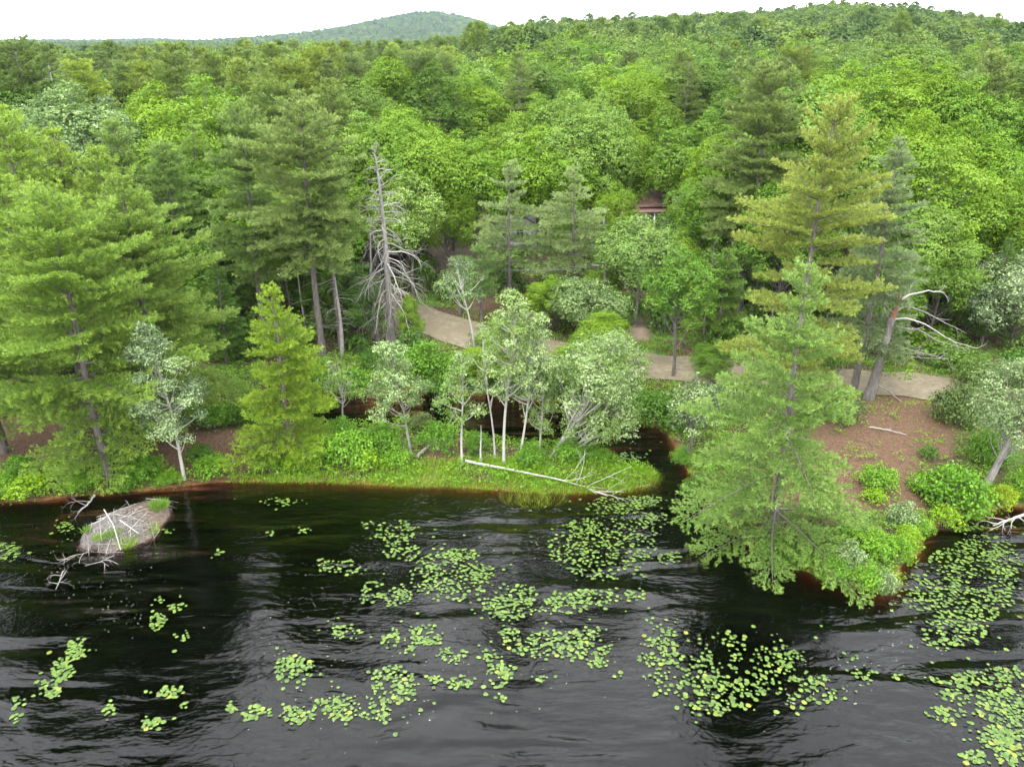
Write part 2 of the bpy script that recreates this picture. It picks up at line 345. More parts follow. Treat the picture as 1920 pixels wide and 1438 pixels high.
def broadleaf(h, r, seed, s=1.0, cb=.3, nb=26, leaf=.11, cover=1.0, lean=(0, 0), blob=.36, shape='round', stems=1, tr=.009, inner=.4):
    """crown of many leaf sprays round limb ends; cb = where the crown starts"""
    rng = np.random.default_rng(seed); tk, cw = MB(), MB()
    lf = leaf * s; zc = h * (cb + 1) / 2; rz = h * (1 - cb) / 2
    tps = []
    for q in range(stems):
        ln = (lean[0] + (rng.uniform(-.16, .16) if stems > 1 else 0), lean[1] + (rng.uniform(-.1, .1) if stems > 1 else 0))
        hh = h * ((.86 if shape == 'round' else .95) if q == 0 else rng.uniform(.6, .85)); tp = trunk_pts(hh, rng, .014, 10, ln)
        if stems > 1: tp[:, :2] += rng.uniform(-.25, .25, 2)
        r0 = (tr * h + .03) * (1 if q == 0 else .7); tube(tk, tp, np.interp(np.linspace(0, 1, 10), [0, .06, .6, 1], [r0 * 1.3, r0, r0 * .6, .015]), 7 if s < 2 else 5)
        tps.append(tp)
    C, R = [], []
    for i in range(nb):
        f = (i + .5) / nb; zz = 1 - 1.75 * f; th = i * 2.39996 + rng.uniform(-.3, .3)
        zz = np.clip(zz + rng.uniform(-.1, .1), -.8, 1); rr = math.sqrt(max(0, 1 - zz * zz)) 
        if shape == 'narrow': rr *= np.interp(zz, [-1, -.3, .4, 1], [.8, 1, .75, .5])
        if shape == 'cone': rr *= np.interp(zz, [-1, -.4, .4, 1], [1.1, 1.05, .65, .3])
        k = (rng.uniform(.62, .86) if i % 4 else rng.uniform(.25, .5)) if shape == 'round' else rng.uniform(.35, 1.12)
        br = r * blob * rng.uniform(.5, 1.4)
        cz = zc + zz * (rz - br * .6) * (k if i % 4 else k * 1.3 if k < .6 else k) if shape == 'round' else zc + zz * (rz - br * .5) * rng.uniform(.75, 1.08)
        C.append([math.cos(th) * rr * r * k + lean[0] * cz, math.sin(th) * rr * r * k + lean[1] * cz, cz]); R.append(br)
    C.append([lean[0] * h * .9, lean[1] * h * .9, h - r * blob * .7]); R.append(r * blob * .8)
    C = np.array(C); R = np.array(R)
    for i, (c, br) in enumerate(zip(C, R)):
        tp = tps[i % stems]; zj = np.clip(c[2] - (rng.uniform(.12, .3) if shape == 'round' else rng.uniform(.04, .12)) * h - .3 * np.hypot(c[0], c[1]), h * max(cb * .6, .05), tp[-1, 2])
        a = np.array([np.interp(zj, tp[:, 2], tp[:, 0]), np.interp(zj, tp[:, 2], tp[:, 1]), zj])
        if s < 3.2: limb(tk, a, c, .012 * h * .35 + .012, .008, rng, 4 if s < 2 else 3)
        area = 4 * math.pi * br * br * .75
        nsp = max(6, int(cover * area / (lf * lf * 3.4)))
        if s < 1.5:
            for _ in range(7):
                e = c + nrm(rng.normal(size=3) + UP * .4) * br * .95; limb(tk, c, e, .010, .004, rng, 3, 3, 0)
        d = nrm(rng.normal(size=(nsp, 3)) + np.array([0, 0, .35]) + nrm(c - np.array([lean[0] * zc, lean[1] * zc, zc]))[None] * .35)
        rad = br * (1 - inner * rng.random(nsp) ** 2.2) * (1 + .22 * np.sin(d[:, 0] * 5 + i) * np.sin(d[:, 1] * 5 + d[:, 2] * 4))
        sp = c + d * rad[:, None] * np.array([1, 1, .8 if shape == 'round' else .62])
        st = rng.uniform(0, 1, nsp) * .38 + .42 * rng.random()
        nl = 5
        pos = np.repeat(sp, nl, 0) + rng.normal(0, lf * .75, (nsp * nl, 3)) * np.array([1, 1, .55])
        nn = np.repeat(d * .75 + UP * .45, nl, 0) + rng.normal(0, .36, (nsp * nl, 3))
        leaves(cw, pos, nn, lf, rng, np.repeat(st, nl) + rng.uniform(-.08, .26, nsp * nl))
    return tk, cw
def bush_mesh(r, h, seed, s=1.0, nb=14, leaf=.085, cover=1.0, low=.1):
    rng = np.random.default_rng(seed); tk, cw = MB(), MB(); lf = leaf * s
    for i in range(nb):
        th = i * 2.39996; k = math.sqrt((i + .5) / nb) * rng.uniform(.75, 1.0); br = r * .36 * rng.uniform(.7, 1.3)
        c = np.array([math.cos(th) * r * k * .8, math.sin(th) * r * k * .8, max(br * .5, (h - br) * (1 - .75 * k * k) * rng.uniform(.7, 1.1))])
        limb(tk, np.array([c[0] * .25, c[1] * .25, -.1]), c, .018, .006, rng, 4, 5, -.05)
        nsp = max(6, int(cover * 4 * math.pi * br * br * .75 / (lf * lf * 3.2)))
        d = nrm(rng.normal(size=(nsp, 3)) + np.array([0, 0, .5]))
        sp = c + d * (br * (1 - .4 * rng.random(nsp) ** 2))[:, None] * np.array([1, 1, .85])
        sp[:, 2] = np.maximum(sp[:, 2], .02)
        st = rng.uniform(0, 1, nsp) * .5 + .25 * rng.random(); nl = 4
        pos = np.repeat(sp, nl, 0) + rng.normal(0, lf * .7, (nsp * nl, 3)) * np.array([1, 1, .7])
        leaves(cw, pos, np.repeat(d * .5 + UP * .6, nl, 0) + rng.normal(0, .4, (nsp * nl, 3)), lf, rng, np.repeat(st, nl) + rng.uniform(-.12, .38, nsp * nl))
    return tk, cw

# ------------------------------------------------------------------ ground, road, water
def ground_material():
    m, t, out = newmat('forest_ground'); l = t.links.new
    tc = N(t, 'ShaderNodeTexCoord')
    def noise(sc, det=5, vec=None):
        n = N(t, 'ShaderNodeTexNoise'); n.inputs['Scale'].default_value = sc; n.inputs['Detail'].default_value = det; n.inputs['Roughness'].default_value = .65
        l(vec or tc.outputs['Object'], n.inputs[0]); return n.outputs['Fac']
    def ramp(f, a, b, c0=(0, 0, 0, 1), c1=(1, 1, 1, 1)):
        r = N(t, 'ShaderNodeValToRGB'); r.color_ramp.elements[0].position = a; r.color_ramp.elements[1].position = b
        r.color_ramp.elements[0].color = c0; r.color_ramp.elements[1].color = c1; l(f, r.inputs[0]); return r.outputs[0]
    litter = ramp(noise(5, 8), .35, .7, (.03, .02, .012, 1), (.11, .078, .048, 1))
    needles = ramp(noise(9, 8), .3, .72, (.05, .030, .019, 1), (.17, .108, .068, 1))
    moss = ramp(noise(4, 6), .35, .7, (.03, .06, .012, 1), (.11, .19, .035, 1))
    lawn = ramp(noise(2, 6), .35, .7, (.10, .15, .03, 1), (.19, .22, .06, 1))
    silt = ramp(noise(2.5, 6), .35, .7, (.12, .045, .016, 1), (.26, .11, .04, 1))
    def A(n): a = N(t, 'ShaderNodeAttribute', attribute_name=n); return a.outputs['Fac']
    c = mixc(t, ramp(noise(.5, 5), .45, .6), litter, moss)
    c = mixc(t, A('needles'), c, needles); c = mixc(t, A('lawn'), c, lawn)
    c = mixc(t, A('sand'), c, (.24, .185, .14)); c = mixc(t, A('silt'), c, silt)
    p = N(t, 'ShaderNodeBsdfPrincipled'); p.inputs['Roughness'].default_value = .95; p.inputs['Specular IOR Level'].default_value = .1; l(c, p.inputs['Base Color'])
    b = N(t, 'ShaderNodeBump'); b.inputs['Distance'].default_value = .06; b.inputs['Strength'].default_value = .8; l(noise(7, 8), b.inputs['Height']); l(b.outputs[0], p.inputs['Normal'])
    l(p.outputs[0], out.inputs[0]); return m
def poly_px(pts, z=.4): return np.array([at_z(*p, z=z)[:2] for p in pts])
NEEDLE_POLYS = [poly_px([(1520, 820), (1600, 760), (1700, 742), (1790, 745), (1800, 800), (1790, 850), (1730, 890), (1730, 960), (1600, 960), (1520, 1010), (1440, 1000), (1400, 960), (1440, 900)]),
                poly_px([(250, 800), (400, 790), (560, 815), (560, 862), (440, 880), (260, 880)]), poly_px([(-50, 790), (110, 790), (130, 850), (60, 880), (-50, 880)]),
                poly_px([(800, 860), (830, 820), (870, 840), (830, 890), (780, 900)]), poly_px([(880, 560), (1010, 545), (1010, 600), (900, 600)], 1.2)]
LAWN_POLYS = [poly_px([(1220, 372), (1335, 372), (1345, 425), (1230, 432)], 2.6), poly_px([(880, 430), (1180, 440), (1200, 470), (880, 470)], 2.2)]
SAND_POLYS = [poly_px([(800, 478), (900, 478), (900, 510), (800, 512)], 1.6), poly_px([(1215, 385), (1320, 392), (1310, 402), (1215, 396)], 2.6), poly_px([(1140, 595), (1215, 600), (1215, 640), (1140, 640)], .8)]
def grid(a, b, d, ext, g=1.09):
    c = list(np.arange(a, b + 1e-6, d)); lo, hi = [], []; st, x = d, a
    while x > ext[0]: st *= g; x -= st; lo.append(x)
    st, x = d, c[-1]
    while x < ext[1]: st *= g; x += st; hi.append(x)
    return np.array(lo[::-1] + c + hi)
gx = grid(-42, 42, .4, (-3600, 3600)); gy = grid(20, 64, .4, (-60, 4200), 1.07)
X, Y = np.meshgrid(gx, gy); P2 = np.stack([X.ravel(), Y.ravel()], 1)
Zg = ground(P2)
mb = MB(); nx = len(gx); ii, jj = np.meshgrid(np.arange(len(gy) - 1), np.arange(nx - 1), indexing='ij'); k0 = (ii * nx + jj).ravel()
mb.add(np.column_stack([P2, Zg]), np.stack([k0, k0 + 1, k0 + nx + 1, k0 + nx], 1))
gm = mb.mesh('ground', True); gm.materials.append(ground_material())
def soft(polys, wdt=.8):
    m = np.zeros(len(P2)); sel = (np.abs(P2[:, 0]) < 90) & (P2[:, 1] < 120)
    q = P2[sel]; r = np.zeros(len(q))
    for p in polys:
        d = seg_dist(q, np.vstack([p, p[:1]])); ins = inside(q, p)
        r = np.maximum(r, np.clip(.5 + np.where(ins, d, -d) / wdt + .35 * vnoise(q[:, 0], q[:, 1], .7, 5), 0, 1))
    m[sel] = r; return m
ld = land_dist(P2)
for nm, val in (('needles', soft(NEEDLE_POLYS)), ('lawn', soft(LAWN_POLYS)), ('sand', soft(SAND_POLYS)), ('silt', smooth(.25, -.15, ld))):
    a = gm.attributes.new(nm, 'FLOAT', 'POINT'); a.data.foreach_set('value', val.astype(np.float32))
tag(link('ground', gm), 'brown forest floor with mossy and needle covered patches round the lake', None, None, 'structure')

def chaikin(p, n=3):
    for _ in range(n):
        q = np.empty((2 * len(p) - 2, 2)); q[0::2] = .75 * p[:-1] + .25 * p[1:]; q[1::2] = .25 * p[:-1] + .75 * p[1:]; p = np.vstack([p[:1], q, p[-1:]])
    return p
rc = chaikin(ROAD, 3); T = nrm(np.gradient(rc, axis=0)); S2 = np.stack([-T[:, 1], T[:, 0]], 1)
RW = 1.75; offs = np.linspace(-RW, RW, 13); rv = []
rngR = np.random.default_rng(5)
for o in offs:
    e = (abs(o) > RW - .15) * .25 * vnoise(rc[:, 0], rc[:, 1], .8, int(o > 0)); q = rc + S2 * (o + e)[:, None] if np.ndim(e) else rc + S2 * o
    z = ground(q) + .05 + .03 * (1 - (o / RW) ** 2) - .03 * (abs(abs(o) - 1.0) < .4); rv.append(np.column_stack([q, z]))
rv = np.array(rv); n1, n2 = rv.shape[:2]; ii, jj = np.meshgrid(np.arange(n1 - 1), np.arange(n2 - 1), indexing='ij'); k0 = (ii * n2 + jj).ravel()
mb = MB(); mb.add(rv.reshape(-1, 3), np.stack([k0, k0 + 1, k0 + n2 + 1, k0 + n2], 1))
M['road'] = solid('dirt_road', (.115, .096, .064), (.20, .17, .120), 3.0, .95, .1, bump=.02, c3=(.14, .118, .080))
tag(mb.build('road', M['road'], smooth_=True), 'pale sandy dirt road running behind the backwater', None, None, 'structure')

m, t, out = newmat('dark_lake_water'); l = t.links.new
tcw = N(t, 'ShaderNodeTexCoord')
def wn(scale, stretch, det, rot=0.0, dist=0.0):
    mp = N(t, 'ShaderNodeMapping'); mp.inputs['Scale'].default_value = stretch; mp.inputs['Rotation'].default_value = (0, 0, rot)
    n = N(t, 'ShaderNodeTexNoise'); n.inputs['Scale'].default_value = scale; n.inputs['Detail'].default_value = det; n.inputs['Distortion'].default_value = dist
    l(tcw.outputs['Object'], mp.inputs[0]); l(mp.outputs[0], n.inputs[0]); return n.outputs['Fac']
def bump(h, d, prev=None, st=1.0):
    b = N(t, 'ShaderNodeBump'); b.inputs['Distance'].default_value = d; b.inputs['Strength'].default_value = st; l(h, b.inputs['Height'])
    if prev is not None: l(prev, b.inputs['Normal'])
    return b.outputs[0]
b1 = bump(wn(.62, (.28, 1, 1), 1.6, math.radians(-9), .5), .46)
mdr = N(t, 'ShaderNodeMapRange'); mdr.inputs['From Min'].default_value = .42; mdr.inputs['From Max'].default_value = .62; mdr.inputs['To Min'].default_value = .25; mdr.inputs['To Max'].default_value = 1.0
l(wn(.11, (.7, 1, 1), 1), mdr.inputs['Value']); l(mdr.outputs[0], b1.node.inputs['Strength'])
b2 = bump(wn(2.6, (.45, 1, 1), 2, math.radians(14)), .040, b1)
b3 = bump(wn(11, (.55, 1, 1), 2, math.radians(-28)), .010, b2)
fr = N(t, 'ShaderNodeFresnel'); fr.inputs['IOR'].default_value = 1.333; l(b3, fr.inputs['Normal'])
gl = N(t, 'ShaderNodeBsdfGlossy'); gl.inputs['Roughness'].default_value = .015; l(b3, gl.inputs['Normal'])
tp = N(t, 'ShaderNodeBsdfTransparent'); tp.inputs[0].default_value = (.97, .93, .88, 1)
ms = N(t, 'ShaderNodeMixShader'); l(fr.outputs[0], ms.inputs[0]); l(tp.outputs[0], ms.inputs[1]); l(gl.outputs[0], ms.inputs[2])
va = N(t, 'ShaderNodeVolumeAbsorption'); va.inputs['Color'].default_value = (.42, .13, .02, 1); va.inputs['Density'].default_value = 8.0
l(ms.outputs[0], out.inputs['Surface']); l(va.outputs[0], out.inputs['Volume'])
M['water'] = m
mb = MB(); box(mb, (0, 10, -2.5), (900, 220, 5)); tag(mb.build('water', m), 'dark tannin brown lake with wind ripples', None, None, 'structure')

# ------------------------------------------------------------------ placed trees
TREES = []     # (x, y) of every stem, for keeping others clear
def put(name, cat, tk, cw, base, label, group, barkm, leafm, colr, rz=0.0, leafname='crown', trunkname='trunk', scale=1.0):
    root = empty(name, tuple(base - np.array([0, 0, .08])), label, cat, group, rz); root.scale = (scale,) * 3
    a = link(trunkname, tk, root) if isinstance(tk, bpy.types.Mesh) else tk.build(trunkname, M[barkm], root, smooth_=True)
    b = link(leafname, cw, root) if isinstance(cw, bpy.types.Mesh) else cw.build(leafname, M[leafm], root)
    b.color = tuple(colr) + (1,)
    TREES.append((base[0], base[1])); return root
def hero(kind, bx, by, ty, wpx, col_, label, seed, group=None, bark=None, lm=None, name=None, cat=None, ll=None, **kw):
    b = G(bx, by); h = top_z(b[1], ty) - b[2]
    dep = proj(b[0], b[1], b[2] + h * .5)[2]; r = wpx / 2 * dep / FPX * (kw.pop('rs', 1.42) if kind == 'pine' else 1.12)
    s = max(1.0, dep / 36) ** .75 * kw.pop('sc', 1.0)
    if kind == 'pine':
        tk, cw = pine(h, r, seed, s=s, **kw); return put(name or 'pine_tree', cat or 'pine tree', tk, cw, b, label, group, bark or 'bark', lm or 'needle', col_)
    kw.setdefault('leaf', .10)
    tk, cw = broadleaf(h, r, seed, s=s, **kw); return put(name or 'broadleaf_tree', cat or 'tree', tk, cw, b, label, group, bark or 'bark', lm or 'leaf', col_)
YG, BG, DG, MG, BR, LG = (.155, .255, .032), (.10, .165, .062), (.055, .115, .03), (.095, .18, .034), (.125, .25, .022), (.17, .27, .05)
# -- tall pines
hero('pine', 205, 895, 372, 350, (.155, .265, .045), 'huge layered white pine leaning over the left bank behind the beaver lodge', 1, low=.07, wsp=1.12, gaps=.1, prof='huge', drop=.06, rs=1.18)
hero('pine', 318, 800, 335, 240, (.155, .255, .05), 'tall dense pine right behind the huge layered pine on the left bank', 2, low=.1)
hero('pine', 8, 848, 300, 210, (.15, .25, .05), 'tall pine cut by the left edge of the photo above the shore', 3, low=.15)
hero('pine', 543, 852, 540, 205, (.15, .255, .028), 'young yellow-green pine standing alone on the bank left of the channel', 5, low=.08, prof='cone', sub=1.1, rs=1.18)
hero('pine', 606, 662, 190, 200, (.15, .225, .062), 'tallest grey-green pine with bare lower trunk left of the dead grey tree', 6, low=.42, prof='open')
hero('pine', 640, 655, 330, 120, (.12, .205, .05), 'thin pine with ragged dead lower branches beside the dead grey tree', 61, low=.62, prof='open')
hero('pine', 498, 640, 198, 135, (.13, .215, .055), 'slim tall pine left of the tallest grey-green pine', 7, low=.3, prof='open')
hero('pine', 957, 577, 303, 160, (.165, .24, .085), 'soft grey-green pine with bare trunk before the white cottage window', 8, low=.34, prof='cone', gaps=.25, wsp=1.2)
hero('pine', 1068, 572, 318, 165, (.17, .245, .085), 'soft grey-green pine before the long white house', 9, low=.3, prof='cone', gaps=.2, wsp=1.2)
hero('pine', 903, 602, 470, 70, (.10, .18, .05), 'small thin pine between the soft grey-green pine and the dirt road', 91, low=.5, prof='open')
hero('pine', 1445, 1000, 488, 395, (.138, .242, .055), 'big bright green pine with wide low boughs at the tip of the point', 11, low=.05, prof='cone', drop=.10, sub=.98, rs=1.18, wsp=1.3, gaps=.15)
hero('pine', 1478, 812, 198, 265, (.185, .245, .05), 'tallest yellowish pine rising behind the big pine on the point', 12, low=.2, prof='open', wsp=1.25, gaps=.2)
hero('pine', 1600, 735, 250, 165, (.145, .21, .09), 'bluish green pine just right of the tallest yellowish pine', 13, low=.22, prof='cone')
hero('pine', 1385, 590, 122, 175, (.125, .19, .05), 'dark flat-layered pine rising over the road left of the yellowish pine', 14, low=.25, prof='open')
hero('pine', 1345, 640, 470, 95, (.10, .19, .035), 'small bushy pine under the silver-leaved tree beside the road', 15, low=.1, prof='cone')
# -- broadleaf trees of the middle ground
hero('leaf', 585, 600, 375, 190, (.10, .22, .022), 'bright oak-like broadleaf tree under the tallest grey-green pine', 21, cb=.4, nb=26, inner=.3)
hero('leaf', 430, 610, 400, 110, (.07, .155, .022), 'dark green broadleaf tree between the left pines and bright oak-like tree', 22, cb=.2)
hero('leaf', 775, 560, 315, 125, (.15, .26, .045), 'pale bright broadleaf tree just right of the dead grey tree', 23, cb=.3, lm='half_silver')
hero('leaf', 765, 490, 193, 270, (.115, .225, .025), 'broad bright green tree crown behind the dead grey tree', 24, cb=.15, nb=42, blob=.3)
hero('leaf', 1062, 455, 165, 225, (.135, .24, .045), 'largest pale lime tree in the middle above the cottages', 25, cb=.1, nb=46, blob=.26)
hero('leaf', 1010, 470, 232, 190, (.125, .245, .022), 'lime green tree in front of the largest pale lime tree', 26, cb=.15, nb=34, blob=.3)
hero('leaf', 1232, 440, 215, 140, (.10, .205, .025), 'rounded green tree right of the largest pale lime tree', 27, cb=.15, nb=28, blob=.32)
hero('leaf', 890, 500, 255, 120, (.10, .21, .022), 'mid-green tree filling between the dead grey tree and lime trees', 28, cb=.2, nb=26)
hero('leaf', 1190, 610, 398, 140, (.135, .235, .055), 'soft light green tree with forked grey trunk before the long white house', 29, cb=.3, nb=24, bark='dead', inner=.5)
hero('leaf', 1262, 705, 460, 115, (.085, .19, .024), 'deep green slender tree on the lake side of the road', 30, cb=.34, nb=24)
hero('leaf', 1320, 640, 440, 60, (.075, .17, .024), 'narrow dark green tree left of the small bushy pine', 301, cb=.2, nb=18)
hero('leaf', 1095, 640, 520, 130, (.10, .17, .05), 'low silvery green tree standing over the road beyond the birches', 31, cb=.25, nb=22, lm='half_silver')
hero('leaf', 1412, 600, 392, 85, (.12, .19, .07), 'white-leaved poplar rising left of the tallest yellowish pine', 32, cb=.25, nb=22, lm='silver', shape='narrow')
hero('leaf', 1372, 520, 285, 135, (.085, .165, .05), 'dark rounded tree with dense crown below the flat-layered pine', 33, cb=.25, nb=26)
hero('leaf', 1790, 560, 245, 180, (.12, .24, .024), 'bright green domed tree right of the bluish green pine', 34, cb=.1, nb=38, blob=.3)
hero('leaf', 1865, 560, 350, 200, (.18, .28, .025), 'yellow-lime tree against the right edge of the photo', 35, cb=.15, nb=36, blob=.28)
hero('leaf', 1890, 650, 465, 180, (.12, .18, .08), 'large silvery willow-like tree at the right edge', 36, cb=.1, nb=34, lm='silver', inner=.5)
hero('leaf', 1740, 640, 440, 120, (.11, .21, .03), 'light green leafy tree behind the broken dead trunk', 37, cb=.2, nb=26)
# -- small trees along the water
hero('leaf', 346, 899, 592, 118, (.12, .19, .08), 'slender silver-leaved birch leaning over the shore beside the lodge', 41, cb=.2, nb=40, lm='silver', bark='birch_bark', lean=(-.05, -.05), shape='cone', blob=.33, name='birch_tree', cat='birch', leaf=.085, inner=.6, cover=.8, tr=.006)
hero('leaf', 772, 850, 636, 112, (.13, .22, .06), 'small pale maple with a tilted trunk on the grassy strip', 42, cb=.25, nb=26, lm='silver', lean=(-.15, 0), leaf=.09, inner=.6, cover=.9, bark='dead', tr=.006, shape='cone', blob=.33)
hero('leaf', 867, 872, 650, 88, (.14, .25, .05), 'thin white birch at the root end of the fallen birch', 43, cb=.28, nb=18, tr=.005, shape='narrow', blob=.33, lm='silver', bark='birch_bark', leaf=.09, cover=.7, inner=.7, name='birch_tree', cat='birch')
hero('leaf', 928, 858, 610, 60, (.14, .24, .045), 'very thin birch sapling with few leaves left of the birch clump', 44, cb=.4, nb=12, tr=.003, shape='narrow', lm='half_silver', bark='birch_bark', leaf=.085, cover=.5, inner=.7, lean=(-.06, 0), name='birch_tree', cat='birch')
hero('leaf', 945, 868, 535, 118, (.15, .24, .05), 'tallest white-trunked birch of the clump on the grassy strip', 45, cb=.40, nb=34, tr=.005, shape='narrow', blob=.30, lm='silver', bark='birch_bark', leaf=.085, cover=.9, inner=.7, lean=(.05, 0), name='birch_tree', cat='birch')
hero('leaf', 974, 862, 590, 90, (.15, .24, .065), 'second white birch of the clump, right beside the tallest', 46, cb=.32, nb=28, tr=.004, shape='narrow', blob=.38, lm='silver', bark='birch_bark', leaf=.085, cover=.55, inner=.7, lean=(.07, 0), name='birch_tree', cat='birch')
hero('leaf', 1012, 850, 680, 90, (.12, .21, .045), 'low leafy birch filling behind the white birch clump', 47, cb=.15, nb=20, tr=.004, shape='narrow', blob=.33, lm='half_silver', bark='birch_bark', leaf=.09, cover=.55, inner=.7, name='birch_tree', cat='birch')
hero('leaf', 1037, 856, 615, 165, (.13, .22, .05), 'many-stemmed grey tree leaning right over the channel mouth', 48, cb=.3, nb=44, tr=.005, blob=.30, lm='silver', bark='birch_bark', leaf=.09, cover=.55, inner=.8, lean=(.48, .05), stems=5, name='leaning_tree', cat='tree')
hero('leaf', 1055, 850, 725, 130, (.14, .24, .05), 'low leaning pale tree whose boughs overhang the dark channel', 49, cb=.2, nb=26, tr=.006, blob=.34, lm='silver', bark='birch_bark', leaf=.09, cover=.6, inner=.8, lean=(.85, 0), stems=2, name='leaning_tree', cat='tree')
hero('leaf', 643, 792, 668, 80, (.12, .22, .035), 'small open sapling by the left end of the backwater', 50, cb=.25, nb=14, tr=.005, lm='half_silver', leaf=.09, cover=.5, inner=.7, bark='birch_bark')
hero('leaf', 897, 705, 478, 90, (.09, .16, .05), 'thin leaning tree with a pale trunk crossing in front of the road', 51, cb=.6, nb=14, tr=.007, shape='narrow', lm='half_silver', bark='birch_bark', leaf=.10, cover=.5, inner=.7, lean=(-.16, 0))
hero('leaf', 905, 690, 600, 60, (.13, .22, .06), 'small white-leaved sapling on the near road verge', 52, cb=.2, nb=14, tr=.004, shape='narrow', lm='silver', leaf=.09, cover=.5, inner=.7, bark='birch_bark')
hero('leaf', 1290, 868, 695, 95, (.11, .18, .06), 'white-blossomed looking tree over the water left of the big pine', 53, cb=.2, nb=18, lm='silver', leaf=.10, cover=.6, inner=.6)
hero('leaf', 1845, 916, 645, 190, (.13, .20, .07), 'silvery tree with thick grey trunk leaning right at right shore', 54, cb=.3, nb=44, lm='silver', bark='dead', lean=(.22, 0), leaf=.09, inner=.7, tr=.02, blob=.28, cover=.8)
# ------------------------------------------------------------------ bare trees
def twig_walk(mb, p, d, ln, r, rng, droop, depth, k=4, n=7, tint=.5, fork=.5, wig=.16):
    pts = [p]; step = ln / (n - 1); d = nrm(d)
    for i in range(n - 1):
        d = nrm(d + rng.normal(0, wig, 3) + UP * (-droop * (.5 + i / n))); pts.append(pts[-1] + d * step)
        if depth > 0 and i > 0 and rng.random() < fork:
            sd_ = nrm(np.cross(d, rng.normal(size=3))); twig_walk(mb, pts[-1], d * .8 + sd_ * .75, ln * rng.uniform(.3, .55), r * (1 - i / n) * .6, rng, droop * .5, depth - 1, 3, 5, tint, fork, wig)
    tube(mb, pts, np.linspace(r, r * .25 + .003, n), k, tint, cap=False)
def dead_pine():
    b = G(736, 646); h = top_z(b[1], 268) - b[2]; rng = np.random.default_rng(77)
    root = empty('dead_tree', tuple(b), 'tall dead grey conifer with long drooping bare branches beside the road', 'dead tree'); TREES.append((b[0], b[1]))
    mb = MB(); tp = trunk_pts(h, rng, .008, 14, (-.035, 0)); tube(mb, tp, np.interp(np.linspace(0, 1, 14), [0, .05, .45, 1], [.36, .28, .17, .02]), 9); mb.build('trunk', M['dead'], root, smooth_=True)
    for i in range(96):
        u = ((i + .5) / 96) ** 1.15; z = h * (.16 + .83 * u); a = i * 2.4 + rng.uniform(-.4, .4)
        L_ = np.interp(u, [0, .15, .38, .5, .62, .8, 1], [2.1, 2.9, 2.8, 2.0, 1.6, 1.0, .35]) * rng.uniform(.55, 1.15)
        dr = np.interp(u, [0, .4, .55, 1], [.30, .24, .08, -.05]); el = np.interp(u, [0, .4, .6, 1], [-.45, -.12, .1, .5])
        p = np.array([np.interp(z, tp[:, 2], tp[:, 0]), np.interp(z, tp[:, 2], tp[:, 1]), z]); m_ = MB()
        twig_walk(m_, p, np.array([math.cos(a), math.sin(a), el]), L_, .016 + .014 * L_, rng, dr, 2, fork=.82)
        m_.build('branch', M['dead' if i % 3 else 'pale_dead'], root)
dead_pine()
def bare(bx, by, ty, seed, label, r0=.14, n=16, L0=1.3, mat='dead', lean=(0, 0), lo=.35, depth=1, droop=.08, name='bare_tree'):
    b = G(bx, by); h = top_z(b[1], ty) - b[2]; rng = np.random.default_rng(seed)
    root = empty(name, tuple(b), label, 'dead tree'); TREES.append((b[0], b[1]))
    mb = MB(); tp = trunk_pts(h, rng, .01, 10, lean); tube(mb, tp, np.linspace(r0, r0 * .25, 10), 7); mb.build('trunk', M[mat], root, smooth_=True)
    for i in range(n):
        z = h * rng.uniform(lo, .98); a = rng.uniform(0, 6.28); p = np.array([np.interp(z, tp[:, 2], tp[:, 0]), np.interp(z, tp[:, 2], tp[:, 1]), z]); m_ = MB()
        twig_walk(m_, p, np.array([math.cos(a), math.sin(a), .1]), L0 * rng.uniform(.5, 1.2), .02, rng, droop, depth); m_.build('branch', M[mat], root)
bare(709, 642, 400, 81, 'slim dead pole trunk standing close behind the tall dead conifer', .13, 10, .8)
bare(642, 668, 520, 82, 'short dead snag with curled side branches left of the dead conifer', .15, 18, 1.1, depth=2, droop=.2, lo=.3)
bare(574, 628, 470, 83, 'thin leaning dead stem under the bright oak-like tree', .09, 7, .7)
bare(530, 622, 470, 84, 'dark bare stem between slim pine and oak-like tree', .10, 5, .7, mat='bark')
bare(548, 618, 475, 85, 'second dark bare stem under the bright oak-like tree', .09, 5, .6, mat='bark')
bare(135, 330, 122, 86, 'dead silver-grey pine top poking out of the far left canopy', .2, 26, 2.6, lo=.45, droop=-.02)
bare(902, 868, 798, 87, 'short broken birch stem beside the birch clump', .06, 2, .4, mat='birch_bark', name='broken_birch')
bare(560, 320, 170, 88, 'thin dead tree top among the pines left of centre', .12, 12, 1.0) if False else None
def tube_world(px_pts, mb, rad, k=6, tint=.5, z=None):
    pts = [];
    for (a, b_, zz) in px_pts:
        p = at_z(a, b_, zz + (gz(*at_z(a, b_, zz)[:2]) if z is None else 0)); pts.append(p)
    pts = np.array(pts); tube(mb, pts, rad, k, tint)
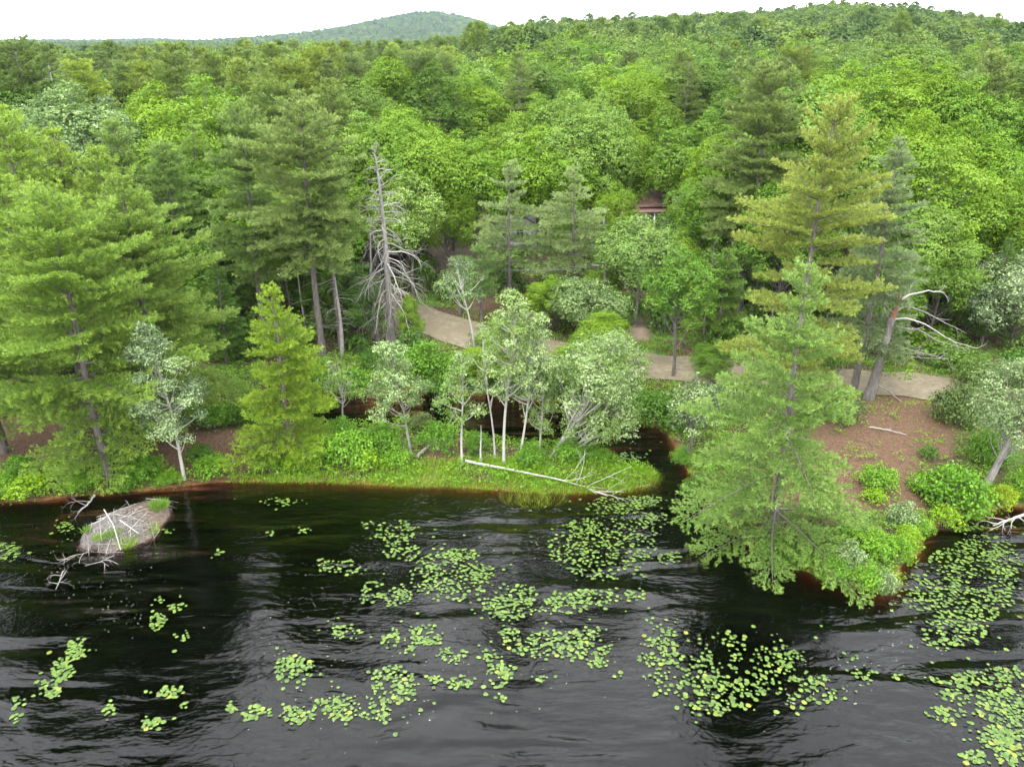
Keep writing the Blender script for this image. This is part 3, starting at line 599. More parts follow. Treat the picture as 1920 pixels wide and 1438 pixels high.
# broken leaning dead trunk with long bare boughs on the point
def snag():
    b = G(1628, 748); rng = np.random.default_rng(9); Yb = b[1]
    def at_y(px, py, dy=0.0):                     # a point of the standing trunk, at the trunk's own distance (plus dy)
        d = ray(px, py); t = (Yb + dy) / d[1]; return np.array([d[0] * t, Yb + dy, CAMH + d[2] * t]) - b
    root = empty('broken_dead_tree', tuple(b), 'thick broken dead trunk leaning right with torn red wood and long bare boughs', 'dead tree'); TREES.append((b[0], b[1]))
    ax = np.array([at_y(*q) for q in [(1628, 748), (1642, 705), (1655, 660), (1664, 625), (1672, 595)]]); mb = MB(); M['dark_dead'] = solid('dark_weathered_wood', (.08, .074, .068), (.19, .175, .16), 8, stretch=(1, 1, .3), bump=.02); tube(mb, ax, [.31, .26, .23, .20, .18], 9); mb.build('trunk', M['dark_dead'], root, smooth_=True)
    ax2 = np.array([at_y(*q) for q in [(1672, 597), (1679, 580), (1686, 562), (1690, 545)]]); mb = MB(); tube(mb, ax2, [.175, .15, .10, .03], 7)
    for q in range(7):
        p = ax2[q % 3] + rng.normal(0, .05, 3); tube(mb, [p, p + np.array([rng.uniform(-.05, .1), rng.uniform(-.1, .1), rng.uniform(.25, .5)])], [.06, .01], 4)
    mb.build('torn_top', M['redwood'], root)
    for path, r in [([(1688, 565), (1705, 552), (1740, 546), (1769, 548)], .085), ([(1682, 583), (1700, 575), (1722, 579), (1768, 604), (1812, 625)], .05), ([(1676, 599), (1702, 596), (1740, 612), (1785, 640), (1828, 652)], .055),
                    ([(1678, 612), (1720, 618), (1760, 640), (1806, 652)], .05), ([(1672, 616), (1700, 620), (1732, 614)], .04), ([(1668, 634), (1700, 655), (1740, 665), (1780, 672)], .045), ([(1662, 655), (1700, 662), (1752, 664)], .035),
                    ([(1662, 668), (1710, 670), (1776, 673)], .03), ([(1645, 722), (1665, 732), (1690, 755), (1700, 760)], .05), ([(1680, 575), (1668, 560), (1660, 540)], .03), ([(1676, 585), (1662, 575), (1655, 562)], .03), ([(1684, 580), (1700, 572), (1708, 568)], .05), ([(1690, 640), (1720, 655), (1735, 640)], .025)]:
        m_ = MB(); dy = rng.uniform(-1.2, .8); pp = np.array([at_y(x, y, dy * i / len(path)) for i, (x, y) in enumerate(path)])
        n = 10; tt = np.linspace(0, len(pp) - 1, n); P_ = np.stack([np.interp(tt, range(len(pp)), pp[:, c]) for c in range(3)], 1) + rng.normal(0, .02, (n, 3))
        tube(m_, P_, np.linspace(r, .012, n), 5)
        for _ in range(4):
            q = rng.integers(3, n); twig_walk(m_, P_[q], P_[q] - P_[q - 1] + rng.normal(0, .15, 3), rng.uniform(.3, .9), .014, rng, .02, 1)
        m_.build('bough', M['pale_dead' if r > .052 else 'dead'], root)
    tk, cw = bush_mesh(1.15, 2.1, 91, 1.4, 11, cover=.5); o = cw.build('foliage', M['leaf'], root, loc=(1.1, -.1, .9)); o.color = (.12, .22, .035, 1)
snag()
# stems leaning over the channel and the fallen birch on the grass
def drift(name, cat, label, path, rad, mat, branches, seed, kids=2):
    rng = np.random.default_rng(seed); P_ = []
    for (x, y, z) in path:
        p = at_z(x, y, .3); g = max(gz(p[0], p[1]), 0); P_.append(at_z(x, y, g + z))
    P_ = np.array(P_); b = P_[0].copy(); root = empty(name, tuple(b), label, cat); P_ = P_ - b
    n = 12; tt = np.linspace(0, len(P_) - 1, n); Q = np.stack([np.interp(tt, range(len(P_)), P_[:, c]) for c in range(3)], 1) + rng.normal(0, .012, (n, 3))
    mb = MB(); tube(mb, Q, np.linspace(rad[0], rad[1], n), 7); mb.build('trunk', M[mat], root, smooth_=True)
    for (f, dx, dy, dz, ln) in branches:
        q = int(f * (n - 1)); m_ = MB(); twig_walk(m_, Q[q], np.array([dx, dy, dz]), ln, max(.02, rad[1] * .8), rng, .01, kids, fork=.5, wig=.12); m_.build('branch', M[mat], root)
drift('fallen_birch', 'fallen tree', 'fallen white birch lying across the grassy strip into the water', [(873, 864, .25), (925, 875, .25), (985, 886, .22), (1050, 898, .18), (1095, 912, .15), (1140, 930, .03)], (.068, .018), 'birch_bark',
      [(.98, 1, -.1, .02, 1.2), (.9, .75, .35, .25, 2.2), (.82, .9, .1, .12, 2.4), (.75, .6, .8, .35, 1.8), (.86, .5, -.9, .02, 1.0), (.66, .8, .5, .4, 1.6), (.93, .9, -.5, .05, 1.4), (.7, .9, -.2, .2, 1.3)], 31)
drift('leaning_dead_stem', 'fallen tree', 'bare grey trunk leaning right over the dark channel behind the birches', [(1058, 828, .1), (1080, 800, .9), (1103, 770, 1.6)], (.10, .05), 'dead', [(.6, 1, .2, .4, 1.2), (.8, .8, -.2, .3, .9)], 32)
drift('driftwood', 'driftwood', 'short pale driftwood log lying below the small pale maple', [(782, 856, .05), (798, 840, .2), (812, 826, .45)], (.09, .05), 'dead', [(.8, .3, .6, .8, .6)], 33)
drift('sunken_branch', 'fallen branch', 'silver bare branch hanging into the water at the right shore', [(1920, 965, .5), (1890, 975, .25), (1862, 985, .05)], (.06, .03), 'pale_dead',
      [(.3, -.6, -.8, -.1, 1.1), (.5, -.9, -.4, -.05, 1.2), (.7, -.5, -.9, 0, .9), (.2, .3, -1, -.1, 1.0), (.9, -1, .1, 0, .9), (.6, -.9, .5, .1, .9)], 34)
drift('fallen_branch', 'fallen branch', 'grey brushy branch in the water left of the beaver lodge', [(178, 928, .4), (165, 945, .2), (145, 962, .04)], (.05, .02), 'dead', [(.4, -.8, -.4, 0, .9), (.7, -.3, -1, 0, .8), (.6, -1, .2, .1, .8)], 35)
drift('fallen_log', 'fallen log', 'thin grey log lying on red needles under the young yellow-green pine', [(450, 838, .08), (480, 834, .08), (515, 830, .1)], (.05, .035), 'dead', [], 36)
drift('fallen_log', 'fallen log', 'bleached stick lying on the needle covered slope of the point', [(1630, 800, .06), (1665, 806, .06), (1700, 815, .06)], (.03, .015), 'pale_dead', [(.5, .8, .5, .0, .5)], 37)

drift('sunken_branch', 'fallen branch', 'small twiggy branch tip poking out of open water below the lodge', [(118, 1070, .25), (112, 1088, .12), (104, 1105, .02)], (.02, .01), 'dead', [(.3, -.5, -.6, .3, .5), (.6, .6, -.4, .3, .45), (.8, -.8, .2, .2, .4), (.5, .3, .8, .2, .4)], 38)
drift('fallen_branch', 'fallen branch', 'crooked grey branch in the water at the lower left end of the lodge', [(165, 1035, .1), (140, 1042, .08), (118, 1056, .02)], (.014, .007), 'dead', [(.5, -.6, -.6, .1, .6), (.8, -.9, .2, .05, .5), (.2, .2, -1, 0, .6)], 39)
drift('fallen_branch', 'fallen branch', 'dark tangled branch in the water under the lodge front', [(215, 1040, .08), (190, 1052, .06), (205, 1062, .01)], (.013, .007), 'dead', [(.4, .9, -.3, .1, .6), (.6, -.8, -.3, .1, .6), (.8, .5, -.8, 0, .5)], 40)

# ------------------------------------------------------------------ beaver lodge
def lodge():
    A_, B_ = at_z(168, 1030), at_z(312, 950); c = (A_ + B_) / 2; ax = nrm(B_ - A_); hl = np.linalg.norm(B_ - A_) / 2 + .15; hw = 1.35; sd_ = np.array([-ax[1], ax[0], 0]); rng = np.random.default_rng(4)
    root = empty('beaver_lodge', (c[0], c[1], 0), 'beaver lodge, a mound of mud and grey sticks standing in the dark water', 'beaver lodge')
    nu, nv = 26, 48; mb = MB(); V = []
    def surf(u, th):
        rr = 1 + .10 * math.sin(3 * th + 1) + .06 * math.sin(7 * th); k = u * rr
        z = .78 * (1 - u ** 1.9) - .12 + .035 * math.sin(9 * th + 5 * u) * u; sk = .10 * math.cos(th)
        return ax * (math.cos(th) * hl * k) + sd_ * (math.sin(th) * hw * k) + UP * (z + sk * (1 - u))
    for i in range(nu + 1):
        for j in range(nv): V.append(surf(i / nu, j * 2 * math.pi / nv) + rng.normal(0, .02, 3))
    F = [[i * nv + j, (i + 1) * nv + j, (i + 1) * nv + (j + 1) % nv, i * nv + (j + 1) % nv] for i in range(nu) for j in range(nv)]
    mb.add(V, F); mb.build('mound', solid('lodge_mud', (.07, .05, .038), (.17, .13, .10), 5, bump=.05), root, smooth_=True)
    def stick(m_, big):
        u = rng.uniform(.12, .98) ** .8; th = rng.uniform(0, 6.28)
        if rng.random() < .75: th = math.pi + rng.normal(0, 1.05)
        if abs(math.cos(th) * u - .35) < .35 and math.sin(th) * u < .5 and rng.random() < .75: th += math.pi; u = max(u, .55)
        p = surf(u, th); n_ = nrm(surf(u, th) - np.array([0, 0, -1.6])); ln = rng.uniform(.9, 1.9) if big else rng.uniform(.3, .9)
        d = nrm(rng.normal(size=3) * np.array([1, 1, .35]) + ax * .5); d = nrm(d - n_ * (d @ n_) * .92)
        q = np.linspace(-.5, .5, 6)[:, None]; bow = n_ * .10 * ln * (.25 - q ** 2)
        P_ = p + n_ * .045 + d * ln * q + bow + rng.normal(0, .008, (6, 3)); r = rng.uniform(.008, .017) if big else rng.uniform(.005, .009)
        tube(m_, P_, np.linspace(r, r * .55, 6), 5 if big else 3)
    for i in range(88): m_ = MB(); stick(m_, True); m_.build('stick', M['dead' if i % 3 else 'pale_dead'], root)
    m_ = MB(); [stick(m_, False) for _ in range(1300)]; tag(m_.build('twigs', M['dead'], root), kind='stuff')
    m_ = MB()
    for path in ([(195, 955, .95), (213, 985, .95), (226, 1030, .3)], [(207, 963, .95), (190, 975, .7), (166, 985, .3)], [(225, 975, 1.0), (260, 1000, .75)]):
        P_ = np.array([at_z(*q) for q in path]) - np.array([c[0], c[1], 0]); tube(m_, P_, np.linspace(.024, .015, len(P_)), 6)
    m_.build('peeled_log', M['pale_dead'], root)
    return c
LC = lodge()
def tuft(px, py, r, h, n, label, colr, seed, z=None, group=None, mat='grass', name='grass_tuft'):
    rng = np.random.default_rng(seed); b = at_z(px, py, z) if z is not None else G(px, py); m_ = MB()
    a = rng.uniform(0, 6.28, n); k = r * np.sqrt(rng.random(n)); P_ = np.stack([np.cos(a) * k, np.sin(a) * k, np.full(n, -.05)], 1)
    D = UP + np.stack([np.cos(a), np.sin(a), a * 0], 1) * (.55 * k / r)[:, None] + rng.normal(0, .15, (n, 3)); grassblades(m_, P_, D, h, .016, rng)
    o = m_.build(name, M[mat], None, tuple(b)); o.color = colr + (1,); return tag(o, label, 'grass tuft', group)
def grassblades(mb, P, D, h, w, rng, tint=None):
    m = len(P); D = nrm(D); S = nrm(np.cross(D, rng.normal(size=(m, 3)))) * w / 2; l_ = (h * rng.uniform(.55, 1.2, m))[:, None]
    bend = nrm(rng.normal(size=(m, 3)) * np.array([1, 1, 0])) * l_ * .22
    V = np.stack([P - S, P + S, P + D * l_ * .6 + S * .8 + bend * .3, P + D * l_ + bend, P + D * l_ * .6 - S * .8 + bend * .3], 1)
    V4 = np.concatenate([V[:, 0], V[:, 1], V[:, 2], V[:, 4]], 1).reshape(-1, 3)
    tt = rng.uniform(.2, 1, m) if tint is None else tint
    mb.add(V4, np.arange(m * 4).reshape(-1, 4), tt); V3 = np.concatenate([V[:, 4], V[:, 2], V[:, 3]], 1).reshape(-1, 3); mb.add(V3, np.arange(m * 3).reshape(-1, 3), tt)
TG = (.20, .36, .03)
tuft(298, 948, .38, .3, 420, 'leafy green weed clump on the upper right end of the beaver lodge', (.12, .27, .03), 51, .45)
tuft(240, 1022, .26, .5, 220, 'bright grass tuft at the waterline below the lodge front', (.22, .40, .03), 1, 0.0)
tuft(283, 1000, .2, .5, 120, 'bright grass tuft in the water right of the lodge front', (.20, .36, .035), 2, 0.0)
tuft(213, 1000, .3, .2, 260, 'low green weed patch on the lower middle of the beaver lodge', (.12, .24, .03), 3, .45)
tuft(186, 1008, .22, .2, 150, 'small green weed patch on the lower left of the beaver lodge', (.14, .28, .03), 4, .40)
tuft(163, 995, .2, .25, 120, 'thin green weed patch at the left end of the beaver lodge', (.13, .24, .04), 5, .3)
tuft(1000, 940, .7, .4, 300, 'sparse yellow-green water grass off the grassy strip', (.20, .28, .035), 6, -.1)
tuft(965, 936, .6, .35, 240, 'sparse yellow-green water grass left of the other, off the strip', (.20, .27, .035), 7, -.1)
tuft(1035, 938, .6, .35, 200, 'thin water grass under the crown of the fallen birch', (.17, .25, .035), 8, -.1)
tuft(455, 1128, .1, .25, 16, 'few thin reed blades standing alone in open water', (.20, .24, .05), 9, -.1) if False else None

# ------------------------------------------------------------------ bushes
BL = [bush_mesh(1.0, 1.0, 200 + i, s, nb, cover=cv) for i, (s, nb, cv) in enumerate([(1.0, 16, .9), (1.0, 14, .8), (1.15, 13, .8), (1.0, 18, .7), (1.5, 12, .8), (1.5, 14, .9)])]
BM = []
for tk, cw in BL:
    a = tk.mesh('stems', True); a.materials.append(M['dead']); b_ = cw.mesh('foliage'); b_.materials.append(M['leaf'])
    c_ = b_.copy(); c_.materials.clear(); c_.materials.append(M['silver']); BM.append((a, b_, c_))
def bush(px, py, wpx, hpx, colr, label, v=0, silver=False, group=None, rz=0.0, name='bush'):
    b = G(px, py); dep = proj(*b)[2]; r = wpx / 2 * dep / FPX; h = hpx * dep / FPX * .95
    root = empty(name, tuple(b), label, 'bush', group, rz); root.scale = (r * .95, r * .95, h * .95)
    link('stems', BM[v][0], root); o = link('foliage', BM[v][2 if silver else 1], root); o.color = colr + (1,); TREES.append((b[0], b[1]))
B1, B2, B3, B4, B5 = (.09, .22, .025), (.12, .27, .03), (.06, .15, .02), (.17, .32, .03), (.11, .18, .06)
for args in [
    (1785, 945, 150, 95, B1, 'large dense green bush on the right shore left of the thick grey trunk', 0), (1730, 920, 70, 50, B2, 'green bush left of the large dense bush on the right shore', 1),
    (1645, 915, 90, 60, B2, 'round green bush growing on the red needles of the point', 3), (1640, 940, 60, 30, B4, 'low bright shrub below the round bush on the red needles', 2),
    (1880, 945, 60, 50, (.22, .34, .03), 'yellow-green bush beneath the thick grey leaning trunk', 1), (1915, 930, 70, 70, B2, 'green bush at the right edge behind the yellow-green bush', 0),
    (1770, 985, 70, 50, B4, 'low bright bush hanging over the water on the right shore', 2), (1825, 965, 60, 30, B4, 'low bright bush at the waterline below the large dense bush', 3),
    (1722, 1000, 60, 45, B2, 'green bush where the point meets the right shore', 1), (1690, 985, 70, 60, B5, 'pale bush with silvery leaves on the right side of the point', 0, True),
    (1560, 1088, 70, 60, B1, 'dark glossy bush at the waterline of the point, left of the tip', 0), (1625, 1105, 75, 60, B2, 'bright bush at the very tip of the point', 3),
    (1655, 1112, 60, 60, B5, 'white-flowering bush at the right corner of the point', 1, True), (1590, 1060, 70, 60, B5, 'bush with narrow silvery leaves behind the tip of the point', 0, True),
    (1455, 1050, 80, 60, B1, 'green bush at the waterline left of the big pine trunk', 1), (1685, 1050, 60, 60, B2, 'green bush on the right flank of the point', 2), (1640, 1040, 90, 60, B2, 'leafy bush in the middle of the point tip', 3),
    (1505, 1062, 60, 35, B2, 'low bush at the waterline under the big pine boughs', 2), (1700, 1020, 60, 50, B4, 'bright bush above the bare bank on the right flank', 1), (1590, 1012, 70, 40, B2, 'low bush on the crest of the point', 1),
    (1790, 790, 110, 90, (.07, .12, .03), 'dark olive bush at the right end of the bare needle slope', 0), (1830, 730, 100, 80, (.08, .15, .03), 'dark juniper-like bush over the right end of the road', 3), (1905, 720, 100, 90, B3, 'dark bush at the right edge behind the silvery tree', 1),
    (1780, 690, 90, 60, (.09, .18, .03), 'green bush across the road behind the bare boughs', 0), (1580, 785, 90, 70, (.08, .14, .04), 'dull green bush between big pine and broken dead trunk', 2), (1530, 690, 80, 60, B3, 'dark bush across the road behind the big pine', 0),
    (1850, 860, 90, 70, B1, 'green bush behind the thick grey leaning trunk', 0), (1740, 860, 50, 30, B3, 'small dark bush at the edge of the needle slope', 2),
    (1240, 790, 110, 70, B3, 'dark bush on the far bank at the channel bend', 0), (1200, 770, 90, 50, B3, 'dark leafy bush on the far bank under the road', 1), (1290, 800, 80, 60, B3, 'dark bush on the bank left of the big pine', 3), (1280, 870, 60, 40, B1, 'green bush at the waterline left of the big pine boughs', 1),
    (1300, 930, 60, 50, B3, 'dark bush over the water under left boughs of the big pine', 0), (1340, 770, 90, 70, B5, 'silvery bush beside the road left of the big pine', 1, True),
    (790, 700, 110, 75, B1, 'large green bush on the far bank right of the dead conifer', 0), (860, 715, 90, 70, B1, 'green bush below the road on the far bank of the backwater', 1), (740, 722, 80, 45, B4, 'bright low bush at the far edge of the backwater', 2), (820, 735, 80, 40, B3, 'dark low bush overhanging the backwater', 3),
    (920, 730, 80, 60, B3, 'dark bush on the far bank behind the thin birch sapling', 0), (985, 735, 90, 60, B3, 'dark bush on the far bank behind the tallest birch', 2), (1060, 745, 90, 60, B3, 'dark bush on the far bank behind leaning grey tree', 1), (1130, 750, 90, 60, B1, 'bush on the far bank at the channel head', 3),
    (660, 735, 90, 60, B1, 'green bush at the foot of the dead snag', 1), (610, 735, 80, 60, B3, 'dark bush behind the small open sapling', 0), (560, 720, 80, 50, B3, 'dark bush right of the young yellow-green pine top', 2), (700, 690, 60, 50, B3, 'dark bush between dead snag and dead conifer', 3),
    (600, 860, 100, 60, B2, 'bright bush right of the young yellow-green pine foot', 0), (660, 865, 110, 80, B2, 'large bright bush on the grassy strip below the open sapling', 1), (715, 850, 100, 75, B1, 'green bush left of the small pale maple', 3), (640, 830, 80, 60, B1, 'green bush at the near edge of the backwater', 0),
    (820, 845, 90, 70, B1, 'green bush between small pale maple and thin white birch', 2), (690, 880, 70, 40, B4, 'low bright bush by the waterline of the strip, left of the maple', 2), (745, 870, 70, 40, B2, 'low green bush at the foot of the small pale maple', 3), (895, 845, 60, 50, B1, 'green bush behind the thin birch sapling', 1),
    (790, 805, 60, 40, (.11, .16, .045), 'brushy dull bush by the backwater behind the pale maple', 0), (995, 868, 70, 50, B1, 'dark green bush at the foot of the white birch clump', 0), (1065, 862, 80, 50, B1, 'green bush at the foot of the leaning grey tree', 3), (1110, 862, 70, 45, B1, 'green bush near the strip tip above the fallen birch crown', 1), (1140, 868, 50, 30, B2, 'small bush at the tip of the grassy strip', 2),
    (560, 875, 70, 40, B4, 'low bright bush at the waterline under the young pine', 1), (500, 880, 80, 35, B2, 'low spreading bush on the shore left of the young pine foot', 2), (400, 885, 90, 40, B2, 'low leafy bush on the shore right of the silver-leaved birch', 3), (375, 860, 60, 35, B3, 'small dark bush behind the silver-leaved birch', 0), (270, 890, 90, 50, B1, 'dark leafy bush left of the silver-leaved birch foot', 0),
    (315, 905, 60, 25, B2, 'low bush at the waterline between lodge and birch', 1), (460, 790, 90, 50, B3, 'dark bush between the left pines and the young pine', 3), (400, 800, 90, 60, B1, 'green bush behind the red needle patch on the left', 1), (150, 918, 90, 40, B2, 'bright bush on the shore under the huge layered pine', 3), (60, 925, 110, 40, B4, 'bright shore bush under the leftmost pine', 2), (0, 925, 90, 45, B2, 'shore bush cut by the left edge of the photo', 0),
    (240, 915, 60, 30, B1, 'small dark bush on the bank just behind the lodge', 1), (40, 890, 70, 50, B1, 'green bush on the bare bank under the leftmost pine', 0)]:
    bush(*args, rz=(args[0] * .37) % 6.28)
rngU = np.random.default_rng(12); U_LIST = []
for _ in range(4000):
    px, py = rngU.uniform(-60, 1980), rngU.uniform(455, 665); q = at_z(px, py, 1.0)
    if any((q[0] - a) ** 2 + (q[1] - b_) ** 2 < 2.2 ** 2 for a, b_ in U_LIST): continue
    if seg_dist(q[None, :2], ROAD)[0] < 3.9 or land_dist(q[None])[0] < 1 or any((q[0] - a) ** 2 + (q[1] - b_) ** 2 < 2.2 ** 2 for a, b_ in U_LIST): continue
    if 900 < px < 1250 and py < 470 or (820 < px < 900 and 470 < py < 520) or (850 < px < 950 and py > 560): continue
    U_LIST.append((q[0], q[1]))
    if len(U_LIST) >= 130: break
U_LIST.sort(key=lambda q: q[0] / q[1]); ORD1 = ['first', 'second', 'third', 'fourth', 'fifth', 'sixth', 'seventh', 'eighth', 'ninth', 'tenth', 'eleventh', 'twelfth', 'thirteenth', 'fourteenth', 'fifteenth', 'sixteenth', 'seventeenth', 'eighteenth', 'nineteenth']
TENS = {2: 'twenty', 3: 'thirty', 4: 'forty', 5: 'fifty', 6: 'sixty', 7: 'seventy', 8: 'eighty', 9: 'ninety'}
TENTH = {2: 'twentieth', 3: 'thirtieth', 4: 'fortieth', 5: 'fiftieth', 6: 'sixtieth', 7: 'seventieth', 8: 'eightieth', 9: 'ninetieth'}
def ordinal(n):
    if n < 20: return ORD1[n - 1]
    if n >= 100: return 'hundred-and-' + ordinal(n - 100) if n > 100 else 'hundredth'
    return TENTH[n // 10] if n % 10 == 0 else TENS[n // 10] + '-' + ORD1[n % 10 - 1]
for i, (x, y) in enumerate(U_LIST):
    z = gz(x, y); r = rngU.uniform(1.0, 1.9); h = rngU.uniform(1.0, 2.8); v = 4 + i % 2
    root = empty('shrub', (x, y, z), f'dark green understory shrub by the road, {ordinal(i + 1)} counting from the left edge', 'shrub', 'understory shrubs along the road', i * 1.1); root.scale = (r, r, h)
    link('stems', BM[v][0], root); o = link('foliage', BM[v][1], root); cc = [(.07, .16, .022), (.10, .20, .03), (.055, .125, .022), (.12, .20, .05)][i % 4]; o.color = cc + (1,)

# ------------------------------------------------------------------ houses among the trees
M['white'] = solid('white_clapboard', (.55, .55, .53), (.66, .66, .64), 3, .6)
M['roof_red'] = solid('faded_red_roof', (.17, .10, .08), (.26, .165, .135), 6, .9)
M['roof_brown'] = solid('brown_roof', (.16, .11, .09), (.25, .18, .15), 6, .9)
M['dark_glass'], t, out = newmat('window_glass'); p = N(t, 'ShaderNodeBsdfPrincipled'); p.inputs['Base Color'].default_value = (.02, .025, .03, 1); p.inputs['Roughness'].default_value = .08; t.links.new(p.outputs[0], out.inputs[0])
def house(px, py, rz, Ln, Wd, wh, rh, label, wallm, roofm, wins, gable_front=False, porch=False, name='house'):
    b = G(px, py); b[2] -= .1; root = empty(name, tuple(b), label, 'house', None, rz)
    mb = MB(); hx, hy = Ln / 2, Wd / 2
    V = [(-hx, -hy, 0), (hx, -hy, 0), (hx, hy, 0), (-hx, hy, 0), (-hx, -hy, wh), (hx, -hy, wh), (hx, hy, wh), (-hx, hy, wh)]
    mb.add(V, [[0, 1, 5, 4], [1, 2, 6, 5], [2, 3, 7, 6], [3, 0, 4, 7]])
    if gable_front: mb.add([(-hx, -hy, wh), (hx, -hy, wh), (0, -hy, wh + rh), (-hx, hy, wh), (hx, hy, wh), (0, hy, wh + rh)], [[0, 1, 2], [4, 3, 5]])
    else: mb.add([(-hx, -hy, wh), (-hx, hy, wh), (-hx, 0, wh + rh), (hx, -hy, wh), (hx, hy, wh), (hx, 0, wh + rh)], [[1, 0, 2], [3, 4, 5]])
    mb.build('wall', M[wallm], root)
    mb = MB(); o, th = .35, .14
    for sg in (-1, 1):
        if gable_front: a = [(0, -hy - o, wh + rh), (0, hy + o, wh + rh), (sg * (hx + o), hy + o, wh - o * rh / hx), (sg * (hx + o), -hy - o, wh - o * rh / hx)]
        else: a = [(-hx - o, 0, wh + rh), (hx + o, 0, wh + rh), (hx + o, sg * (hy + o), wh - o * rh / hy), (-hx - o, sg * (hy + o), wh - o * rh / hy)]
        a = np.array(a); mb.add(np.vstack([a + UP * .03, a + UP * (.03 + th)]), [[0, 1, 2, 3], [7, 6, 5, 4], [0, 4, 5, 1], [1, 5, 6, 2], [2, 6, 7, 3], [3, 7, 4, 0]])
    rf = mb.build('roof', M[roofm], root)
    mb = MB(); box(mb, (hx * .4, 0, wh + rh + .2), (.5, .5, 1.0)); mb.build('chimney', M['redwood'], rf)
    for (x, z, w_, h_) in wins:
        mb = MB()
        for dx, dz, sx, sz in ((-w_ / 2, 0, .09, h_ + .09), (w_ / 2, 0, .09, h_ + .09), (0, h_ / 2, w_ - .1, .09), (0, -h_ / 2, w_ - .1, .09), (0, 0, w_ - .1, .06)): box(mb, (x + dx, -hy - .03, z + dz), (sx, .08, sz))
        f = mb.build('window', M['white'], root); mb = MB(); box(mb, (x, -hy - .004, z), (w_ - .08, .03, h_ - .08)); mb.build('pane', M['dark_glass'], f)
    if porch:
        mb = MB(); box(mb, (0, -hy - .8, .2), (Ln, 1.5, .12)); mb.build('porch_floor', M['white'], root)
        mb = MB(); box(mb, (0, -hy - .85, wh - .25), (Ln + .3, 1.7, .1)); mb.build('porch_roof', M[roofm], root)
        for k in range(6): mb = MB(); box(mb, (-hx + .15 + k * (Ln - .3) / 5, -hy - 1.45, (wh - .3) / 2 + .13), (.12, .12, wh - .46)); mb.build('post', M['white'], root)
house(962, 449, .15, 3.6, 5.5, 2.5, 1.2, 'small white cottage with one dark window glimpsed between soft pines', 'white', 'roof_brown', [(.15, 1.45, .62, 1.0), (-1.1, 1.45, .5, .9)], True)
house(1160, 437, .12, 7.5, 3.4, 2.9, .9, 'long white house with porch posts and faded red roof', 'white', 'roof_red', [(-2.7, 1.4, .8, 1.0), (-.9, 1.4, .8, 1.0), (.9, 1.4, .8, 1.0), (2.7, 1.4, .8, 1.0)], porch=True)
house(1282, 384, -.1, 5.5, 4.5, 2.4, 1.4, 'distant house with pinkish roof at the back of the lawn', 'white', 'roof_red', [(0, 1.3, .9, .9), (-1.8, 1.3, .7, .9)])
def pole(px, py, ty, label):
    b = G(px, py); h = top_z(b[1], ty) - b[2]; root = empty('utility_pole', tuple(b), label, 'utility pole')
    mb = MB(); tube(mb, [(0, 0, -.2), (0, 0, h)], [.14, .10], 10); mb.build('pole_shaft', M['bark'], root)
    mb = MB(); box(mb, (0, 0, h - .35), (1.6, .1, .12)); box(mb, (.6, 0, h - .24), (.07, .07, .1)); box(mb, (-.6, 0, h - .24), (.07, .07, .1)); mb.build('crossarm', M['bark'], root)
    return b + np.array([0, 0, h - .2])
pa = pole(862, 590, 488, 'wooden utility pole beside the dirt road in the middle'); pb = pole(1130, 610, 488, 'wooden utility pole hidden among leaves right of the soft pines')
mb = MB()
for dx in (-.6, .6):
    for A_, B_ in ((pa, pb), (pa, np.array([-14, 64, 6.0]))):
        tt = np.linspace(0, 1, 14)[:, None]; tube(mb, A_ + (B_ - A_) * tt + np.array([dx, 0, 0]) - UP * (.5 * 4 * tt * (1 - tt)), np.full(14, .012), 3)
tag(mb.build('power_line', solid('cable', (.1, .1, .1), (.16, .16, .16))), 'thin power line wires strung along the dirt road', 'power line')

# ------------------------------------------------------------------ forest trees behind, one object each
PL = []
for i, (pf, s, lo, dn) in enumerate([('broad', 1.6, .15, 1), ('open', 1.6, .2, 1), ('cone', 1.6, .12, 1), ('flat', 1.6, .25, 1), ('broad', 2.6, .2, 1), ('open', 2.6, .2, 1), ('cone', 2.6, .2, 1)]):
    tk, cw = pine(14, 3.4, 300 + i, s=s, low=lo, prof=pf, dens=dn, dead_low=False)
    a = tk.mesh('trunk', True); a.materials.append(M['bark']); b_ = cw.mesh('crown'); b_.materials.append(M['needle']); PL.append((a, b_))
DL = []
for i, (s, nb, cb, bl, sh) in enumerate([(1.5, 54, .15, .25, 'round'), (1.5, 44, .2, .28, 'round'), (1.5, 64, .1, .23, 'round'), (1.6, 36, .25, .32, 'narrow'), (2.5, 44, .2, .27, 'round'), (2.5, 54, .15, .24, 'round')]):
    tk, cw = broadleaf(13, 4.2, 400 + i, s=s, cb=cb, nb=nb, blob=bl, shape=sh, leaf=.10, inner=.25)
    a = tk.mesh('trunk', True); a.materials.append(M['bark']); b_ = cw.mesh('crown'); b_.materials.append(M['leaf']); c_ = b_.copy(); c_.materials.clear(); c_.materials.append(M['half_silver']); DL.append((a, b_, c_))
rngF = np.random.default_rng(2024); FOREST = []
def lib_tree(kind, x, y, h, wf, colr, v, silver=False):
    z = gz(x, y) - .1; FOREST.append(dict(k=kind, x=x, y=y, z=z, h=h, w=wf, c=colr, v=v, s=silver))
PC = [(.12, .19, .042), (.14, .21, .045), (.10, .16, .042), (.155, .235, .035), (.115, .18, .05)]
DC = [(.12, .225, .022), (.125, .235, .028), (.085, .18, .022), (.13, .235, .042), (.065, .14, .024), (.12, .21, .04)]
def edge(px, by, ty, kind, colr, v, wf=1.0, silver=False):
    q = G(px, by); lib_tree(kind, q[0], q[1], top_z(q[1], ty) - q[2], wf, colr, v, silver); TREES.append((q[0], q[1]))
